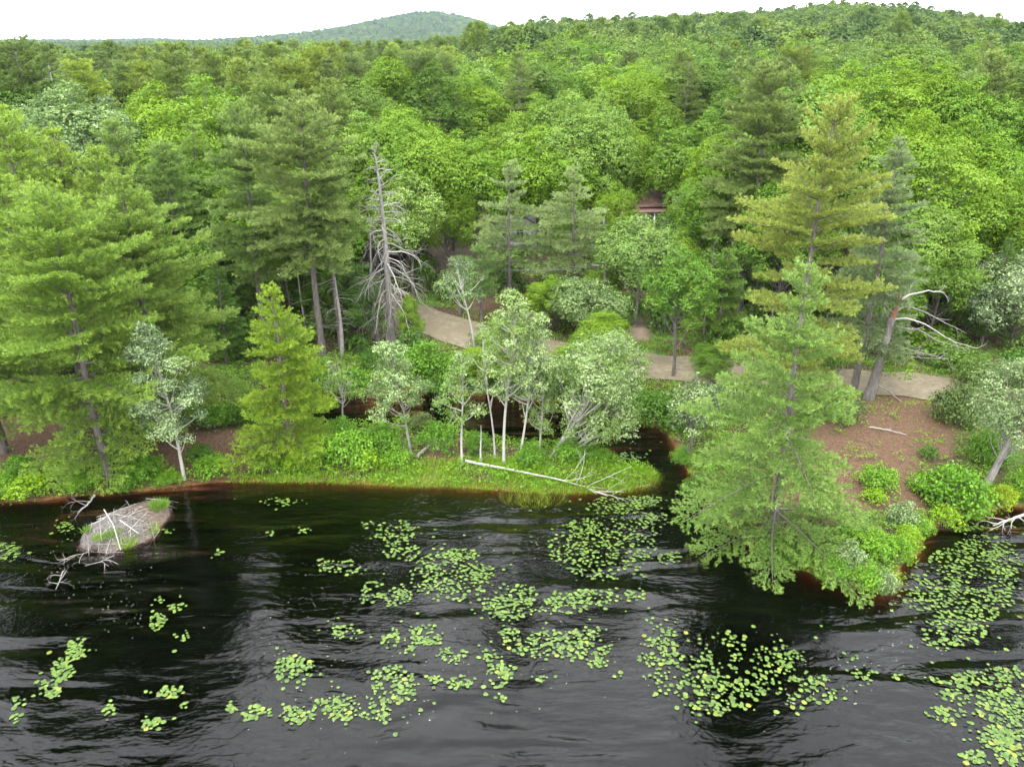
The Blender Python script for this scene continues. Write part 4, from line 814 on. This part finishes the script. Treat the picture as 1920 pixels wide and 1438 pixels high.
for a in [(-40, 700, 240, 'p', (.17, .27, .04), 0), (30, 660, 215, 'p', (.18, .28, .045), 2), (112, 630, 200, 'p', (.17, .28, .045), 0), (182, 610, 232, 'p', (.17, .27, .04), 2), (238, 640, 280, 'p', (.15, .25, .04), 0), (75, 720, 330, 'p', (.15, .25, .04), 0, 1.1), (150, 700, 330, 'p', (.14, .24, .04), 2),
          (300, 590, 225, 'p', (.13, .22, .05), 0), (360, 600, 270, 'p', (.12, .21, .05), 1), (395, 560, 225, 'p', (.12, .22, .04), 2), (60, 560, 190, 'p', (.14, .23, .045), 2), (210, 520, 175, 'd', (.11, .19, .06), 1, 1.1, True), (265, 500, 200, 'd', (.12, .19, .08), 0, .9, True),
          (345, 500, 175, 'd', DC[0], 2, 1.1), (430, 505, 165, 'd', DC[1], 0, 1.1), (385, 530, 215, 'd', DC[1], 1), (505, 500, 210, 'p', PC[4], 1), (545, 470, 160, 'p', PC[0], 3), (650, 470, 150, 'p', PC[0], 0, 1.1), (600, 500, 230, 'd', DC[1], 0), (690, 500, 225, 'd', DC[3], 2),
          (450, 560, 300, 'd', DC[2], 1), (500, 570, 330, 'd', DC[0], 3), (345, 660, 430, 'd', DC[2], 1), (425, 680, 480, 'p', DC[4], 2), (1460, 560, 190, 'd', DC[3], 3), (1500, 540, 170, 'd', DC[1], 0), (1440, 620, 340, 'd', DC[2], 1), (1690, 600, 280, 'd', DC[1], 2), (1730, 560, 240, 'd', DC[0], 0, 1.1),
          (1640, 560, 225, 'd', DC[0], 1), (1560, 560, 230, 'd', DC[3], 0), (1830, 520, 290, 'd', DC[2], 1), (1905, 520, 300, 'd', DC[0], 2), (1700, 640, 400, 'd', DC[3], 3), (1840, 640, 440, 'p', DC[4], 2), (1290, 560, 330, 'd', DC[2], 1), (1330, 520, 270, 'd', DC[0], 3), (1940, 600, 380, 'd', DC[1], 0), (1640, 660, 470, 'd', DC[2], 1),
          (1270, 600, 440, 'd', DC[0], 2, .9), (1060, 520, 380, 'd', DC[2], 3, .7), (840, 520, 350, 'd', DC[0], 1, .9), (700, 520, 330, 'd', DC[0], 0), (850, 470, 255, 'd', DC[1], 2), (930, 450, 245, 'd', DC[1], 0), (1160, 430, 235, 'd', DC[0], 1), (1310, 440, 215, 'd', DC[2], 2), (1120, 425, 180, 'd', (.14, .25, .05), 0), (1000, 430, 190, 'd', DC[1], 2),
          (1800, 420, 100, 'p', (.15, .22, .06), 1, 1.1), (1880, 430, 98, 'p', (.12, .2, .045), 3, 1.15), (1640, 420, 130, 'd', DC[0], 0, 1.2), (1590, 430, 145, 'd', DC[1], 2, 1.1), (1720, 420, 135, 'd', DC[0], 2, 1.1), (1940, 460, 160, 'd', DC[2], 1), (40, 420, 150, 'd', DC[4], 1), (110, 400, 78, 'p', (.09, .15, .035), 3, 1.1), (5, 430, 175, 'd', DC[2], 2)]:
    edge(*a)
for a in [(505, 650, 575, 'd', DC[4], 0, 1.6), (560, 640, 560, 'd', DC[4], 1, 1.6), (625, 648, 560, 'd', DC[2], 2, 1.6), (675, 640, 545, 'd', DC[4], 3, 1.6), (700, 655, 580, 'd', DC[2], 0, 1.6), (770, 660, 560, 'd', DC[0], 3, .7), (655, 610, 500, 'p', PC[2], 2), (470, 610, 480, 'd', DC[2], 2), (1130, 700, 590, 'd', DC[0], 1, 1.6), (1175, 640, 560, 'd', DC[2], 0, 1.6), (960, 700, 600, 'd', DC[2], 3, 1.6), (1340, 730, 640, 'd', DC[2], 0, 1.6), (1030, 620, 520, 'd', DC[0], 2, 1.6), (930, 600, 520, 'd', DC[1], 1, 1.6), (1060, 742, 655, 'd', DC[2], 0, 2.1), (1110, 740, 645, 'd', DC[0], 1, 2.1), (1160, 735, 660, 'd', DC[2], 2, 2.1), (925, 735, 640, 'd', DC[0], 2, 2.1), (1350, 740, 660, 'd', DC[0], 3, 2.1), (1118, 490, 398, 'd', DC[3], 1, 1.25), (1080, 480, 385, 'd', DC[0], 0, 1.25), (1180, 420, 335, 'd', DC[0], 1, 1.25)]: edge(*a)
for a in [(600, 610, 485, 'd', DC[2], 1, 1.3), (665, 612, 490, 'd', DC[4], 2, 1.3), (560, 590, 470, 'd', DC[2], 0, 1.2), (945, 700, 600, 'd', DC[0], 0, 1.3), (1145, 520, 350, 'd', DC[0], 1, .8), (1000, 690, 610, 'd', DC[2], 3, 1.4), (1130, 600, 500, 'd', DC[0], 0, 1.2)]: edge(*a)
for a in [(1130, 456, 368, 'd', DC[2], 3, .8), (1168, 462, 408, 'd', DC[3], 0, .9)]: edge(*a)
taken = [(f['x'], f['y']) for f in FOREST]
CLEAR = np.vstack([poly_px([(900, 455), (890, 400), (1345, 365), (1345, 440), (1180, 450)], 2.6)])
cand = []
Yc = 58.0
while Yc < 205:
    sp = 4.7 + .010 * Yc
    for xi in np.arange(-.72 * Yc - 4, .72 * Yc + 4, sp): cand.append((xi + rngF.uniform(-.38, .38) * sp, Yc + rngF.uniform(-.38, .38) * sp, sp))
    Yc += sp * .88
FAR0 = []
for (x, y, sp) in cand:
    P_ = np.array([[x, y]])
    px = proj(x, y, 3)[0]
    if seg_dist(P_, ROAD)[0] < 4.4 or inside(P_, CLEAR)[0]: continue
    lim = np.interp(px, [0, 450, 700, 900, 1300, 1400, 1920], [60, 62, 72, 83, 88, 66, 62])
    if y < lim: continue
    if any((x - a) ** 2 + (y - b_) ** 2 < (sp * .72) ** 2 for a, b_ in taken): continue
    taken.append((x, y)); g = gz(x, y)
    lx = (px - 960) / 960
    pp = np.interp(px, [-200, 300, 700, 950, 1500, 1920], [.75, .7, .6, .18, .15, .25]) + .35 * vnoise(np.array([x]), np.array([y]), 12, 7)[0]
    kind = 'p' if rngF.random() < pp else 'd'
    top = np.interp(px, [-200, 200, 560, 760, 900, 1100, 1400, 1600, 2100], [14.3, 14.6, 16.2, 16.2, 15.4, 15.8, 16.0, 16.0, 16.5])
    h = max(7.5, top - g + (1.0 if kind == 'p' else -.6) + rngF.normal(0, .9))
    if y > 140: h = rngF.uniform(11.5, 14.5) if y > 150 and px > 950 else h
    cc = (PC if kind == 'p' else DC)[rngF.integers(0, 5 if kind == 'p' else 6)]; f_ = rngF.uniform(.68, 1.15)
    v = (rngF.integers(0, 4) if y < 105 else rngF.integers(4, 7)) if kind == 'p' else (rngF.integers(0, 4) if y < 105 else rngF.integers(4, 6))
    lib_tree(kind, x, y, h, rngF.uniform(.95, 1.25) * (1.05 if y > 100 else 1) * 13 / h * (h / 13) ** .5, tuple(q * f_ for q in cc), int(v), kind == 'd' and rngF.random() < .10)
# the 300 of each kind that show largest stay individuals, the rest join the far forest
FOREST.sort(key=lambda f: -f['h'] / math.hypot(f['x'], f['y'])); keep, cnt = [], {'p': 0, 'd': 0}
for f in FOREST:
    px = proj(f['x'], f['y'], f['z'] + f['h'] * .8)[0]
    if -90 < px < 2010 and cnt[f['k']] < 262: keep.append(f); cnt[f['k']] += 1; f['px'] = px
    elif f['y'] > 100: FAR0.append(f)
bands = [(0, 62, 'the near woods beside the road'), (62, 78, 'the woods level with the houses'), (78, 92, 'the canopy row just behind the houses'), (92, 106, 'the second canopy row behind the houses'), (106, 122, 'the third canopy row behind the houses'), (122, 140, 'the fourth canopy row behind the houses'), (140, 160, 'the fifth canopy row behind the houses'), (160, 400, 'the last row before the far forest')]
bc = {}
for f in sorted(keep, key=lambda f: f['px']):
    bi = next(i for i, b_ in enumerate(bands) if b_[0] <= f['y'] < b_[1]); key = (bi, f['k']); bc[key] = bc.get(key, 0) + 1
    nm = 'pine' if f['k'] == 'p' else 'broadleaf tree'
    tone = ('silvery ' if f['s'] else 'bright ' if f['c'][1] > .235 else 'dark ' if f['c'][1] < .165 else 'green ')
    lab = f"{tone}{nm}, {ordinal(bc[key])} {nm.split()[-1]} from the left in {bands[bi][2]}"
    root = empty('pine_tree' if f['k'] == 'p' else 'broadleaf_tree', (f['x'], f['y'], f['z']), lab, 'pine tree' if f['k'] == 'p' else 'tree', ('pines' if f['k'] == 'p' else 'broadleaf trees') + ' of ' + bands[bi][2], rngF.uniform(0, 6.28))
    H0 = 14 if f['k'] == 'p' else 13 * .93; sz = f['h'] / H0; sx = sz * f['w'] * (1.12 if f['k'] == 'p' else 1.0); e_ = rngF.uniform(.86, 1.16); root.scale = (sx * e_, sx / e_, sz); root.rotation_euler = (rngF.uniform(-.06, .06), rngF.uniform(-.06, .06), root.rotation_euler[2])
    lib = (PL if f['k'] == 'p' else DL)[f['v']]; link('trunk', lib[0], root); o = link('crown', lib[2] if f['s'] else lib[1], root); o.color = tuple(f['c']) + (1,)

# ------------------------------------------------------------------ the far forest, far beyond counting: one object
FL = []
for i, (kind, s) in enumerate([('d', 6.0), ('d', 6.0), ('d', 7.0), ('p', 6.5), ('d', 6.5)]):
    tk, cw = pine(13, 3.6, 500 + i, s=6.0, low=.2, prof='broad', dead_low=False) if kind == 'p' else broadleaf(13, 5.3, 500 + i, s=s, cb=.2, nb=18 + 3 * i, blob=.36, leaf=.09, inner=.2, cover=1.2)
    me = cw.mesh('far_crown'); me.materials.append(M['far']); FL.append(bpy.data.objects.new('far_crown_source', me))
pts, scl, idx = [], [], []
rg = np.random.default_rng(99)
Yc = 165.0
for f in FAR0: pts.append((f['x'], f['y'], f['z'])); scl.append(f['h'] / 13); idx.append(3 if f['k'] == 'p' else int(rg.integers(0, 3)))
xs, ys, ss = [], [], []
while Yc < 3400:
    sp = 6.5 if Yc < 700 else 6.5 + (Yc - 700) * .012
    sp = min(sp, 17); w_ = .74 * Yc + 10; x = np.arange(-w_, w_, sp); x = x + rg.uniform(-.42, .42, len(x)) * sp; y = Yc + rg.uniform(-.42, .42, len(x)) * sp
    a = x / y; m_ = np.ones(len(x), bool)
    if Yc > 750: m_ = (a < .05)
    xs.append(x[m_]); ys.append(y[m_]); ss.append(np.full(m_.sum(), sp / 5.9)); Yc += sp * .88
xs, ys, ss = np.concatenate(xs), np.concatenate(ys), np.concatenate(ss)
if taken:
    tk_ = np.array([t_ for t_ in taken if t_[1] > 140]); ok = np.ones(len(xs), bool); nr = ys < 215
    dd = ((xs[nr][:, None] - tk_[:, 0]) ** 2 + (ys[nr][:, None] - tk_[:, 1]) ** 2).min(1); ok[np.where(nr)[0][dd < 16]] = False
    xs, ys, ss = xs[ok], ys[ok], ss[ok]
gzv = ground(np.stack([xs, ys], 1)); aa = xs / ys
pf = np.interp(aa, [-.7, -.3, -.1, 0, .6], [.5, .4, .28, .14, .12]) + .3 * vnoise(xs, ys, 60, 2)
id_ = np.where(rg.random(len(xs)) < pf, 3, rg.choice([0, 1, 2, 4], len(xs)))
_v = ys < 700
sc_ = ss ** .5 * np.where(_v, np.minimum(rg.choice([.7, .85, 1.0, 1.12, 1.22], len(xs)), np.where(aa < -.05, 1.0, 2)), rg.choice([.8, .9, 1.0], len(xs))) * rg.uniform(.92, 1.08, len(xs)) * np.where(id_ == 3, 1.08, 1.0) * np.interp(aa, [-.7, -.1, .05], [.93, .95, 1.0])
pts = np.vstack([np.array(pts).reshape(-1, 3), np.column_stack([xs, ys, gzv - .5])]); scl = np.concatenate([scl, sc_]); idx = np.concatenate([idx, id_]).astype(np.int32)
for (px, ty, k) in [(1530, 13, 3), (1545, 8, 4), (1640, 22, 3), (1795, 38, 3)]:      # the few that stand out on the skyline
    x = (px - 960) / FPX * 560 * CP * 1.06; y = 560.0; pts = np.vstack([pts, [x, y, gz(x, y)]]); scl = np.append(scl, 1.35); idx = np.append(idx, k).astype(np.int32)
fm = bpy.data.meshes.new('far_forest'); fm.vertices.add(len(pts)); fm.vertices.foreach_set('co', pts.astype(np.float32).ravel())
a = fm.attributes.new('sc', 'FLOAT', 'POINT'); a.data.foreach_set('value', scl.astype(np.float32)); a = fm.attributes.new('ix', 'INT', 'POINT'); a.data.foreach_set('value', idx)
a = fm.attributes.new('rt', 'FLOAT', 'POINT'); a.data.foreach_set('value', rg.uniform(0, 6.28, len(pts)).astype(np.float32))
fo = tag(link('far_forest', fm), 'far green forest covering the plain and the hills to the horizon', 'forest', None, 'stuff')
ng = bpy.data.node_groups.new('forest_points', 'GeometryNodeTree'); ng.interface.new_socket('Geometry', in_out='INPUT', socket_type='NodeSocketGeometry'); ng.interface.new_socket('Geometry', in_out='OUTPUT', socket_type='NodeSocketGeometry')
gi, go = N(ng, 'NodeGroupInput'), N(ng, 'NodeGroupOutput'); jn = N(ng, 'GeometryNodeJoinGeometry'); iop = N(ng, 'GeometryNodeInstanceOnPoints'); k = ng.links.new
for ob in reversed(FL):
    oi = N(ng, 'GeometryNodeObjectInfo'); oi.inputs['Object'].default_value = ob; g2 = N(ng, 'GeometryNodeGeometryToInstance'); k(oi.outputs['Geometry'], g2.inputs[0]); k(g2.outputs[0], jn.inputs[0])
def named(nm, ty): q = N(ng, 'GeometryNodeInputNamedAttribute', data_type=ty); q.inputs['Name'].default_value = nm; return q.outputs[0]
cx_ = N(ng, 'ShaderNodeCombineXYZ'); k(named('rt', 'FLOAT'), cx_.inputs[2]); m2p = N(ng, 'GeometryNodeMeshToPoints'); k(gi.outputs[0], m2p.inputs[0])
k(m2p.outputs[0], iop.inputs['Points']); k(jn.outputs[0], iop.inputs['Instance']); iop.inputs['Pick Instance'].default_value = True
k(named('ix', 'INT'), iop.inputs['Instance Index']); k(cx_.outputs[0], iop.inputs['Rotation']); k(named('sc', 'FLOAT'), iop.inputs['Scale']); k(iop.outputs[0], go.inputs[0])
fo.modifiers.new('forest', 'NODES').node_group = ng

# ------------------------------------------------------------------ undergrowth and grass
rg = np.random.default_rng(41)
def scatter(n, x0, x1, y0, y1, dens_fn):
    x = rg.uniform(x0, x1, n); y = rg.uniform(y0, y1, n); P_ = np.stack([x, y], 1); d = land_dist(P_)
    keep_ = rg.random(n) < dens_fn(P_, d); P_, d = P_[keep_], d[keep_]; return np.column_stack([P_, ground(P_)]), d
ND = NEEDLE_POLYS + SAND_POLYS
def under_dens(P_, d):
    rd = seg_dist(P_, ROAD); q = .16 + .30 * (vnoise(P_[:, 0], P_[:, 1], 1.6, 4) > .0)
    q = np.where(d < 1.5, .95, q); q = np.where((P_[:, 1] > 33) & (d < 4), .8, q)
    for p in ND: q = np.where(inside(P_, p), np.where(vnoise(P_[:, 0], P_[:, 1], .9, 8) > .38, .35, .02), q)
    for p in LAWN_POLYS: q = np.where(inside(P_, p), 0, q)
    return np.where((d < -.12) | (rd < 2.1), 0, q)
def _u(): pass
P_, d = scatter(110000, -34, 34, 21, 62, under_dens)
hgt = rg.uniform(.03, .45, len(P_)) * np.interp(d, [0, .3, 1, 3], [.9, 1.2, 1.1, .7]); P_[:, 2] = np.maximum(P_[:, 2], 0) + hgt
nl = 5; pos = np.repeat(P_, nl, 0) + rg.normal(0, .075, (len(P_) * nl, 3)) * np.array([1, 1, .6]); mb = MB()
leaves(mb, pos, np.tile(UP, (len(pos), 1)) + rg.normal(0, .5, (len(pos), 3)), .10, rg, np.repeat(rg.uniform(.0, .6, len(P_)), nl) + rg.uniform(0, .4, len(pos)))
o = mb.build('undergrowth', M['leaf']); o.color = (.115, .25, .026, 1); tag(o, 'low leafy green plants covering the banks and woodland floor', 'undergrowth', None, 'stuff')
STRIP = poly_px([(440, 910), (430, 886), (520, 886), (640, 880), (720, 868), (840, 862), (980, 862), (1120, 870), (1235, 880), (1240, 925), (900, 925), (600, 915), (480, 912)], .3)
def grass_dens(P_, d):
    q = inside(P_, STRIP) * (.35 + .65 * (vnoise(P_[:, 0], P_[:, 1], .8, 9) > -.35)); q = np.where(d < -.12, 0, q)
    return np.where(inside(P_, poly_px([(1150, 870), (1240, 870), (1240, 925), (1150, 930)], .2)) & (d > -.25), 1.0, q)
P_, d = scatter(110000, -14, 8, 26, 36, grass_dens); mb = MB()
grassblades(mb, P_ - UP * .03, np.tile(UP, (len(P_), 1)) + rg.normal(0, .3, (len(P_), 3)) + np.array([.25, 0, 0]), .30, .013, rg, rg.uniform(.1, 1, len(P_)))
def verge(P_, d):
    rd = seg_dist(P_, ROAD); return ((rd > 1.55) & (rd < 4.2)) * (.95 - .8 * (rd - 1.55) / 2.65) * (vnoise(P_[:, 0], P_[:, 1], 2.5, 11) > -.4)
Q_, d = scatter(60000, -30, 34, 30, 66, verge); grassblades(mb, Q_, np.tile(UP, (len(Q_), 1)) + rg.normal(0, .35, (len(Q_), 3)), .28, .03, rg)
o = mb.build('grass', M['grass']); o.color = (.17, .34, .018, 1); tag(o, 'bright green grass on the strip shore and along the road verges', 'grass', None, 'stuff')

# ------------------------------------------------------------------ lily pads
PATCH = [  # x, y, rx, ry, number, place
 (1130, 1030, 100, 58, 330, 'L'), (1150, 948, 60, 16, 90, 'L'), (1205, 940, 35, 10, 45, 'L'), (1222, 977, 35, 16, 45, 'L'), (1090, 985, 30, 16, 25, 'L'), (1255, 1045, 22, 14, 25, 'L'), (1190, 855, 28, 8, 25, 'C'), (1160, 866, 20, 5, 10, 'C'),
 (840, 1080, 72, 48, 190, 'K'), (745, 1000, 45, 25, 60, 'K'), (690, 985, 16, 8, 8, 'K'), (755, 1035, 32, 18, 38, 'K'), (640, 1065, 42, 15, 38, 'K'), (700, 1110, 25, 20, 28, 'K'), (748, 1120, 25, 20, 36, 'K'), (905, 1075, 24, 18, 32, 'K'), (860, 1040, 30, 12, 30, 'K'),
 (960, 1138, 62, 20, 110, 'M'), (1065, 1130, 45, 20, 70, 'M'), (1120, 1120, 40, 15, 35, 'M'), (1190, 1115, 20, 14, 15, 'M'), (975, 1105, 30, 10, 20, 'M'),
 (650, 1185, 30, 16, 28, 'the small round patch in the middle left'), (735, 1195, 18, 20, 20, 'N'), (800, 1192, 34, 22, 46, 'N'), (770, 1218, 14, 8, 8, 'N'), (850, 1230, 30, 16, 24, 'N'), (915, 1230, 20, 12, 15, 'N'),
 (1000, 1205, 58, 24, 78, 'the long patch at bottom centre'), (1095, 1210, 50, 28, 78, 'the long patch at bottom centre'), (1120, 1245, 20, 8, 12, 'the long patch at bottom centre'), (955, 1190, 20, 12, 20, 'the long patch at bottom centre'),
 (935, 1265, 28, 26, 34, 'the patch hanging below the long bottom centre patch'), (940, 1305, 12, 8, 5, 'the patch hanging below the long bottom centre patch'), (862, 1280, 22, 14, 20, 'the small patch left of the hanging patch'), (815, 1272, 15, 8, 8, 'the loose pads left of bottom centre'), (1015, 1272, 22, 6, 6, 'the few loose pads below the long patch'),
 (738, 1285, 42, 38, 80, 'the dense round patch at bottom left of centre'), (700, 1335, 34, 18, 26, 'the tail under the dense round patch'), (552, 1258, 36, 32, 60, 'the oval patch low on the left half'), (485, 1335, 28, 14, 26, 'the low chain of pads, left part'), (560, 1340, 34, 16, 32, 'the low chain of pads, middle part'), (632, 1325, 44, 22, 56, 'the low chain of pads, right part'), (436, 1325, 10, 13, 9, 'the cluster left of the low chain'),
 (142, 1220, 20, 17, 36, 'the slanting streak of pads at left, upper part'), (118, 1255, 20, 22, 42, 'the slanting streak of pads at left, upper part'), (92, 1293, 18, 20, 28, 'the slanting streak of pads at left, lower part'), (38, 1318, 14, 10, 8, 'the scattered pads by the left edge'), (28, 1348, 14, 8, 7, 'the scattered pads by the left edge'),
 (18, 1035, 24, 18, 40, 'P'), (120, 988, 20, 12, 22, 'P'), (206, 1330, 13, 11, 12, 'the small cluster right of the slanting streak'), (285, 1357, 25, 12, 17, 'the lowest cluster on the left'), (318, 1298, 26, 12, 24, 'the cluster above the lowest left cluster'), (348, 1322, 10, 6, 5, 'the cluster above the lowest left cluster'),
 (330, 1138, 15, 9, 12, 'Q'), (297, 1165, 15, 15, 24, 'Q'), (343, 1190, 13, 12, 10, 'Q'), (300, 1125, 10, 6, 5, 'Q'), (525, 942, 38, 7, 26, 'R'), (505, 1000, 9, 4, 6, 'R'), (410, 1036, 9, 5, 6, 'R'), (575, 997, 15, 5, 8, 'R'), (315, 998, 8, 5, 6, 'R'),
 (1235, 1210, 38, 45, 80, 'the big dark-water patch, left part'), (1290, 1275, 65, 48, 85, 'the big dark-water patch, left part'), (1350, 1215, 50, 30, 34, 'the big dark-water patch, upper middle part'), (1375, 1290, 66, 42, 80, 'the big dark-water patch, lower middle part'), (1460, 1235, 50, 34, 68, 'the big dark-water patch, right part'), (1500, 1290, 55, 38, 48, 'the big dark-water patch, right part'), (1335, 1330, 55, 12, 18, 'the big dark-water patch, lowest row'), (1555, 1305, 14, 16, 11, 'the sparse pads right of the big dark-water patch'), (1620, 1272, 26, 20, 15, 'the sparse pads right of the big dark-water patch'), (1590, 1235, 22, 10, 5, 'the sparse pads right of the big dark-water patch'), (1682, 1268, 12, 4, 5, 'the four pads alone on open water'),
 (1750, 1110, 66, 42, 120, 'S'), (1800, 1050, 58, 34, 110, 'S'), (1850, 1030, 50, 28, 70, 'S'), (1790, 1180, 62, 32, 80, 'S'), (1880, 1075, 40, 48, 80, 'S'), (1835, 987, 48, 9, 30, 'S'), (1815, 1140, 58, 34, 70, 'S'), (1862, 1130, 40, 28, 30, 'S'), (1770, 1200, 40, 22, 20, 'S'),
 (1855, 1268, 66, 22, 60, 'the patch near the bottom right corner, upper band'), (1885, 1325, 56, 34, 110, 'the patch near the bottom right corner, middle band'), (1800, 1298, 38, 24, 30, 'the patch near the bottom right corner, left fringe'), (1905, 1398, 46, 40, 85, 'the patch in the bottom right corner, lowest band'), (1780, 1340, 34, 14, 24, 'the patch near the bottom right corner, left fringe'), (1868, 1380, 36, 20, 34, 'the patch in the bottom right corner, lowest band'), (1825, 1420, 26, 14, 18, 'the patch in the bottom right corner, lowest band'), (1755, 1275, 13, 8, 7, 'the patch near the bottom right corner, left fringe')]
rg = np.random.default_rng(8); PADS = []; cell = {}
for (cx0, cy0, rx, ry, n, nm) in PATCH:
    sub = [(cx0 + rg.uniform(-.75, .75) * rx, cy0 + rg.uniform(-.75, .75) * ry) for _ in range(max(2, n // 9))]; got = tries = 0; n = int(n * 1.22)
    while got < n and tries < n * 14:
        tries += 1; c0 = sub[rg.integers(len(sub))]; a_, k_ = rg.uniform(0, 6.28), math.sqrt(rg.random())
        if rg.random() < .45: px, py = cx0 + math.cos(a_) * k_ * rx, cy0 + math.sin(a_) * k_ * ry
        elif rg.random() < .82: px, py = c0[0] + rg.normal(0, .20) * rx, c0[1] + rg.normal(0, .22) * ry
        else: px, py = cx0 + rg.normal(0, .9) * rx, cy0 + rg.normal(0, .9) * ry
        q = at_z(px, py); 
        if ld1(q[0], q[1]) > -.12: continue
        r = rg.uniform(.04, .092); ci = (int(q[0] / .3 + 1000), int(q[1] / .3 + 1000)); bad = False
        for u in (-1, 0, 1):
            for v in (-1, 0, 1):
                for o2 in cell.get((ci[0] + u, ci[1] + v), []):
                    if (o2[0] - q[0]) ** 2 + (o2[1] - q[1]) ** 2 < ((o2[2] + r) * .57) ** 2: bad = True
        if bad: continue
        cell.setdefault(ci, []).append((q[0], q[1], r)); PADS.append((q[0], q[1], r, px, py, nm)); got += 1
def pad_verts(r, rng, n=14):
    th = np.linspace(.20, 2 * math.pi - .20, n) + 0; el = rng.uniform(.72, .92); x = np.cos(th) * r; y = np.sin(th) * r * el
    z = rng.uniform(-.004, .012) + .012 * np.sin(th * 2 + rng.uniform(0, 6)) * rng.uniform(.1, 1.2); cvv = np.array([[.02 * r + r * .1, 0, .002]])
    V = np.vstack([cvv, np.column_stack([x, y, np.maximum(z, .001)])]); return V, [[0, i, i + 1] for i in range(1, n)]
PM = []
for i in range(10):
    mb = MB(); V, F = pad_verts(.11, rg); V2 = V.copy(); V2[:, 2] -= .006; F2 = [[a, c, b] for a, b, c in F]
    mb.add(V, F, .15 + .08 * i); mb.add(V2, F2, .15 + .08 * i); me = mb.mesh('lily_pad', True); me.materials.append(M['pad']); PM.append(me)
named_ = [p for p in PADS if len(p[5]) > 1 and p[4] < 1440 and 0 < p[3] < 1920]
named_.sort(key=lambda p: -p[2] / (proj(p[0], p[1], 0)[2])); ind = named_[:300]; ids = set(id(p) for p in ind)
PADC = [(.072, .132, .026), (.062, .118, .026), (.085, .142, .026), (.055, .105, .020), (.11, .14, .024)]
npad = {}
for i, p in enumerate(sorted(ind, key=lambda p: p[3])):
    o = link('lily_pad', PM[i % 10], None, (p[0], p[1], .012 + .001 * (i % 4))); o.scale = (p[2] / .11,) * 3; o.rotation_euler = (0, 0, rg.uniform(0, 6.28)); o.color = PADC[i % 5] + (1,)
    npad[p[5]] = npad.get(p[5], 0) + 1; tag(o, f'lily pad, {ordinal(npad[p[5]])} from left in ' + p[5], 'lily pad', 'lily pads in ' + p[5])
mb = MB()
for i, p in enumerate(PADS):
    if id(p) in ids: continue
    V, F = pad_verts(p[2], rg, 10); a_ = rg.uniform(0, 6.28); V = np.column_stack([V[:, 0] * math.cos(a_) - V[:, 1] * math.sin(a_), V[:, 0] * math.sin(a_) + V[:, 1] * math.cos(a_), V[:, 2]])
    mb.add(V + np.array([p[0], p[1], .012 + .001 * (i % 4)]), F, rg.uniform(0, 1))
o = mb.build('lily_pads', M['pad'], smooth_=True); o.color = (.068, .125, .024, 1); tag(o, 'floating lily pads beyond counting over the lake', 'lily pads', None, 'stuff')

# ------------------------------------------------------------------ the air between here and the hills
m, t, out = newmat('haze'); pv = N(t, 'ShaderNodeVolumePrincipled'); pv.inputs['Color'].default_value = (.62, .80, 1, 1); pv.inputs['Density'].default_value = .00006; pv.inputs['Anisotropy'].default_value = 0.0
t.links.new(pv.outputs[0], out.inputs['Volume'])
mb = MB(); box(mb, (0, 2050, 72), (8200, 5000, 160)); tag(mb.build('haze', m), 'thin summer haze in the air', 'haze', None, 'stuff')

# tiny petals and leaf scraps drifting on the water
rg = np.random.default_rng(77); P_ = []
while len(P_) < 420:
    c0 = [(560, 1180, 120, 120), (230, 1130, 160, 90), (640, 1300, 200, 90), (1000, 1010, 90, 60), (1560, 1260, 120, 80), (1690, 1180, 80, 90), (960, 1240, 420, 140), (110, 1050, 80, 60)][rg.integers(8)]
    px, py = c0[0] + rg.normal(0, .5) * c0[2], c0[1] + rg.normal(0, .5) * c0[3]
    if py < 940 or py > 1445: continue
    q = at_z(px, py, .01)
    if ld1(q[0], q[1]) < -.2: P_.append(q)
P_ = np.array(P_); mb = MB(); leaves(mb, P_, np.tile(UP, (len(P_), 1)) + rg.normal(0, .05, (len(P_), 3)), .045, rg, rg.uniform(0, 1, len(P_)))
o = mb.build('floating_scraps', M['pad']); o.color = (.30, .31, .22, 1); tag(o, 'tiny pale petals and scraps drifting on the lake', 'debris', None, 'stuff')
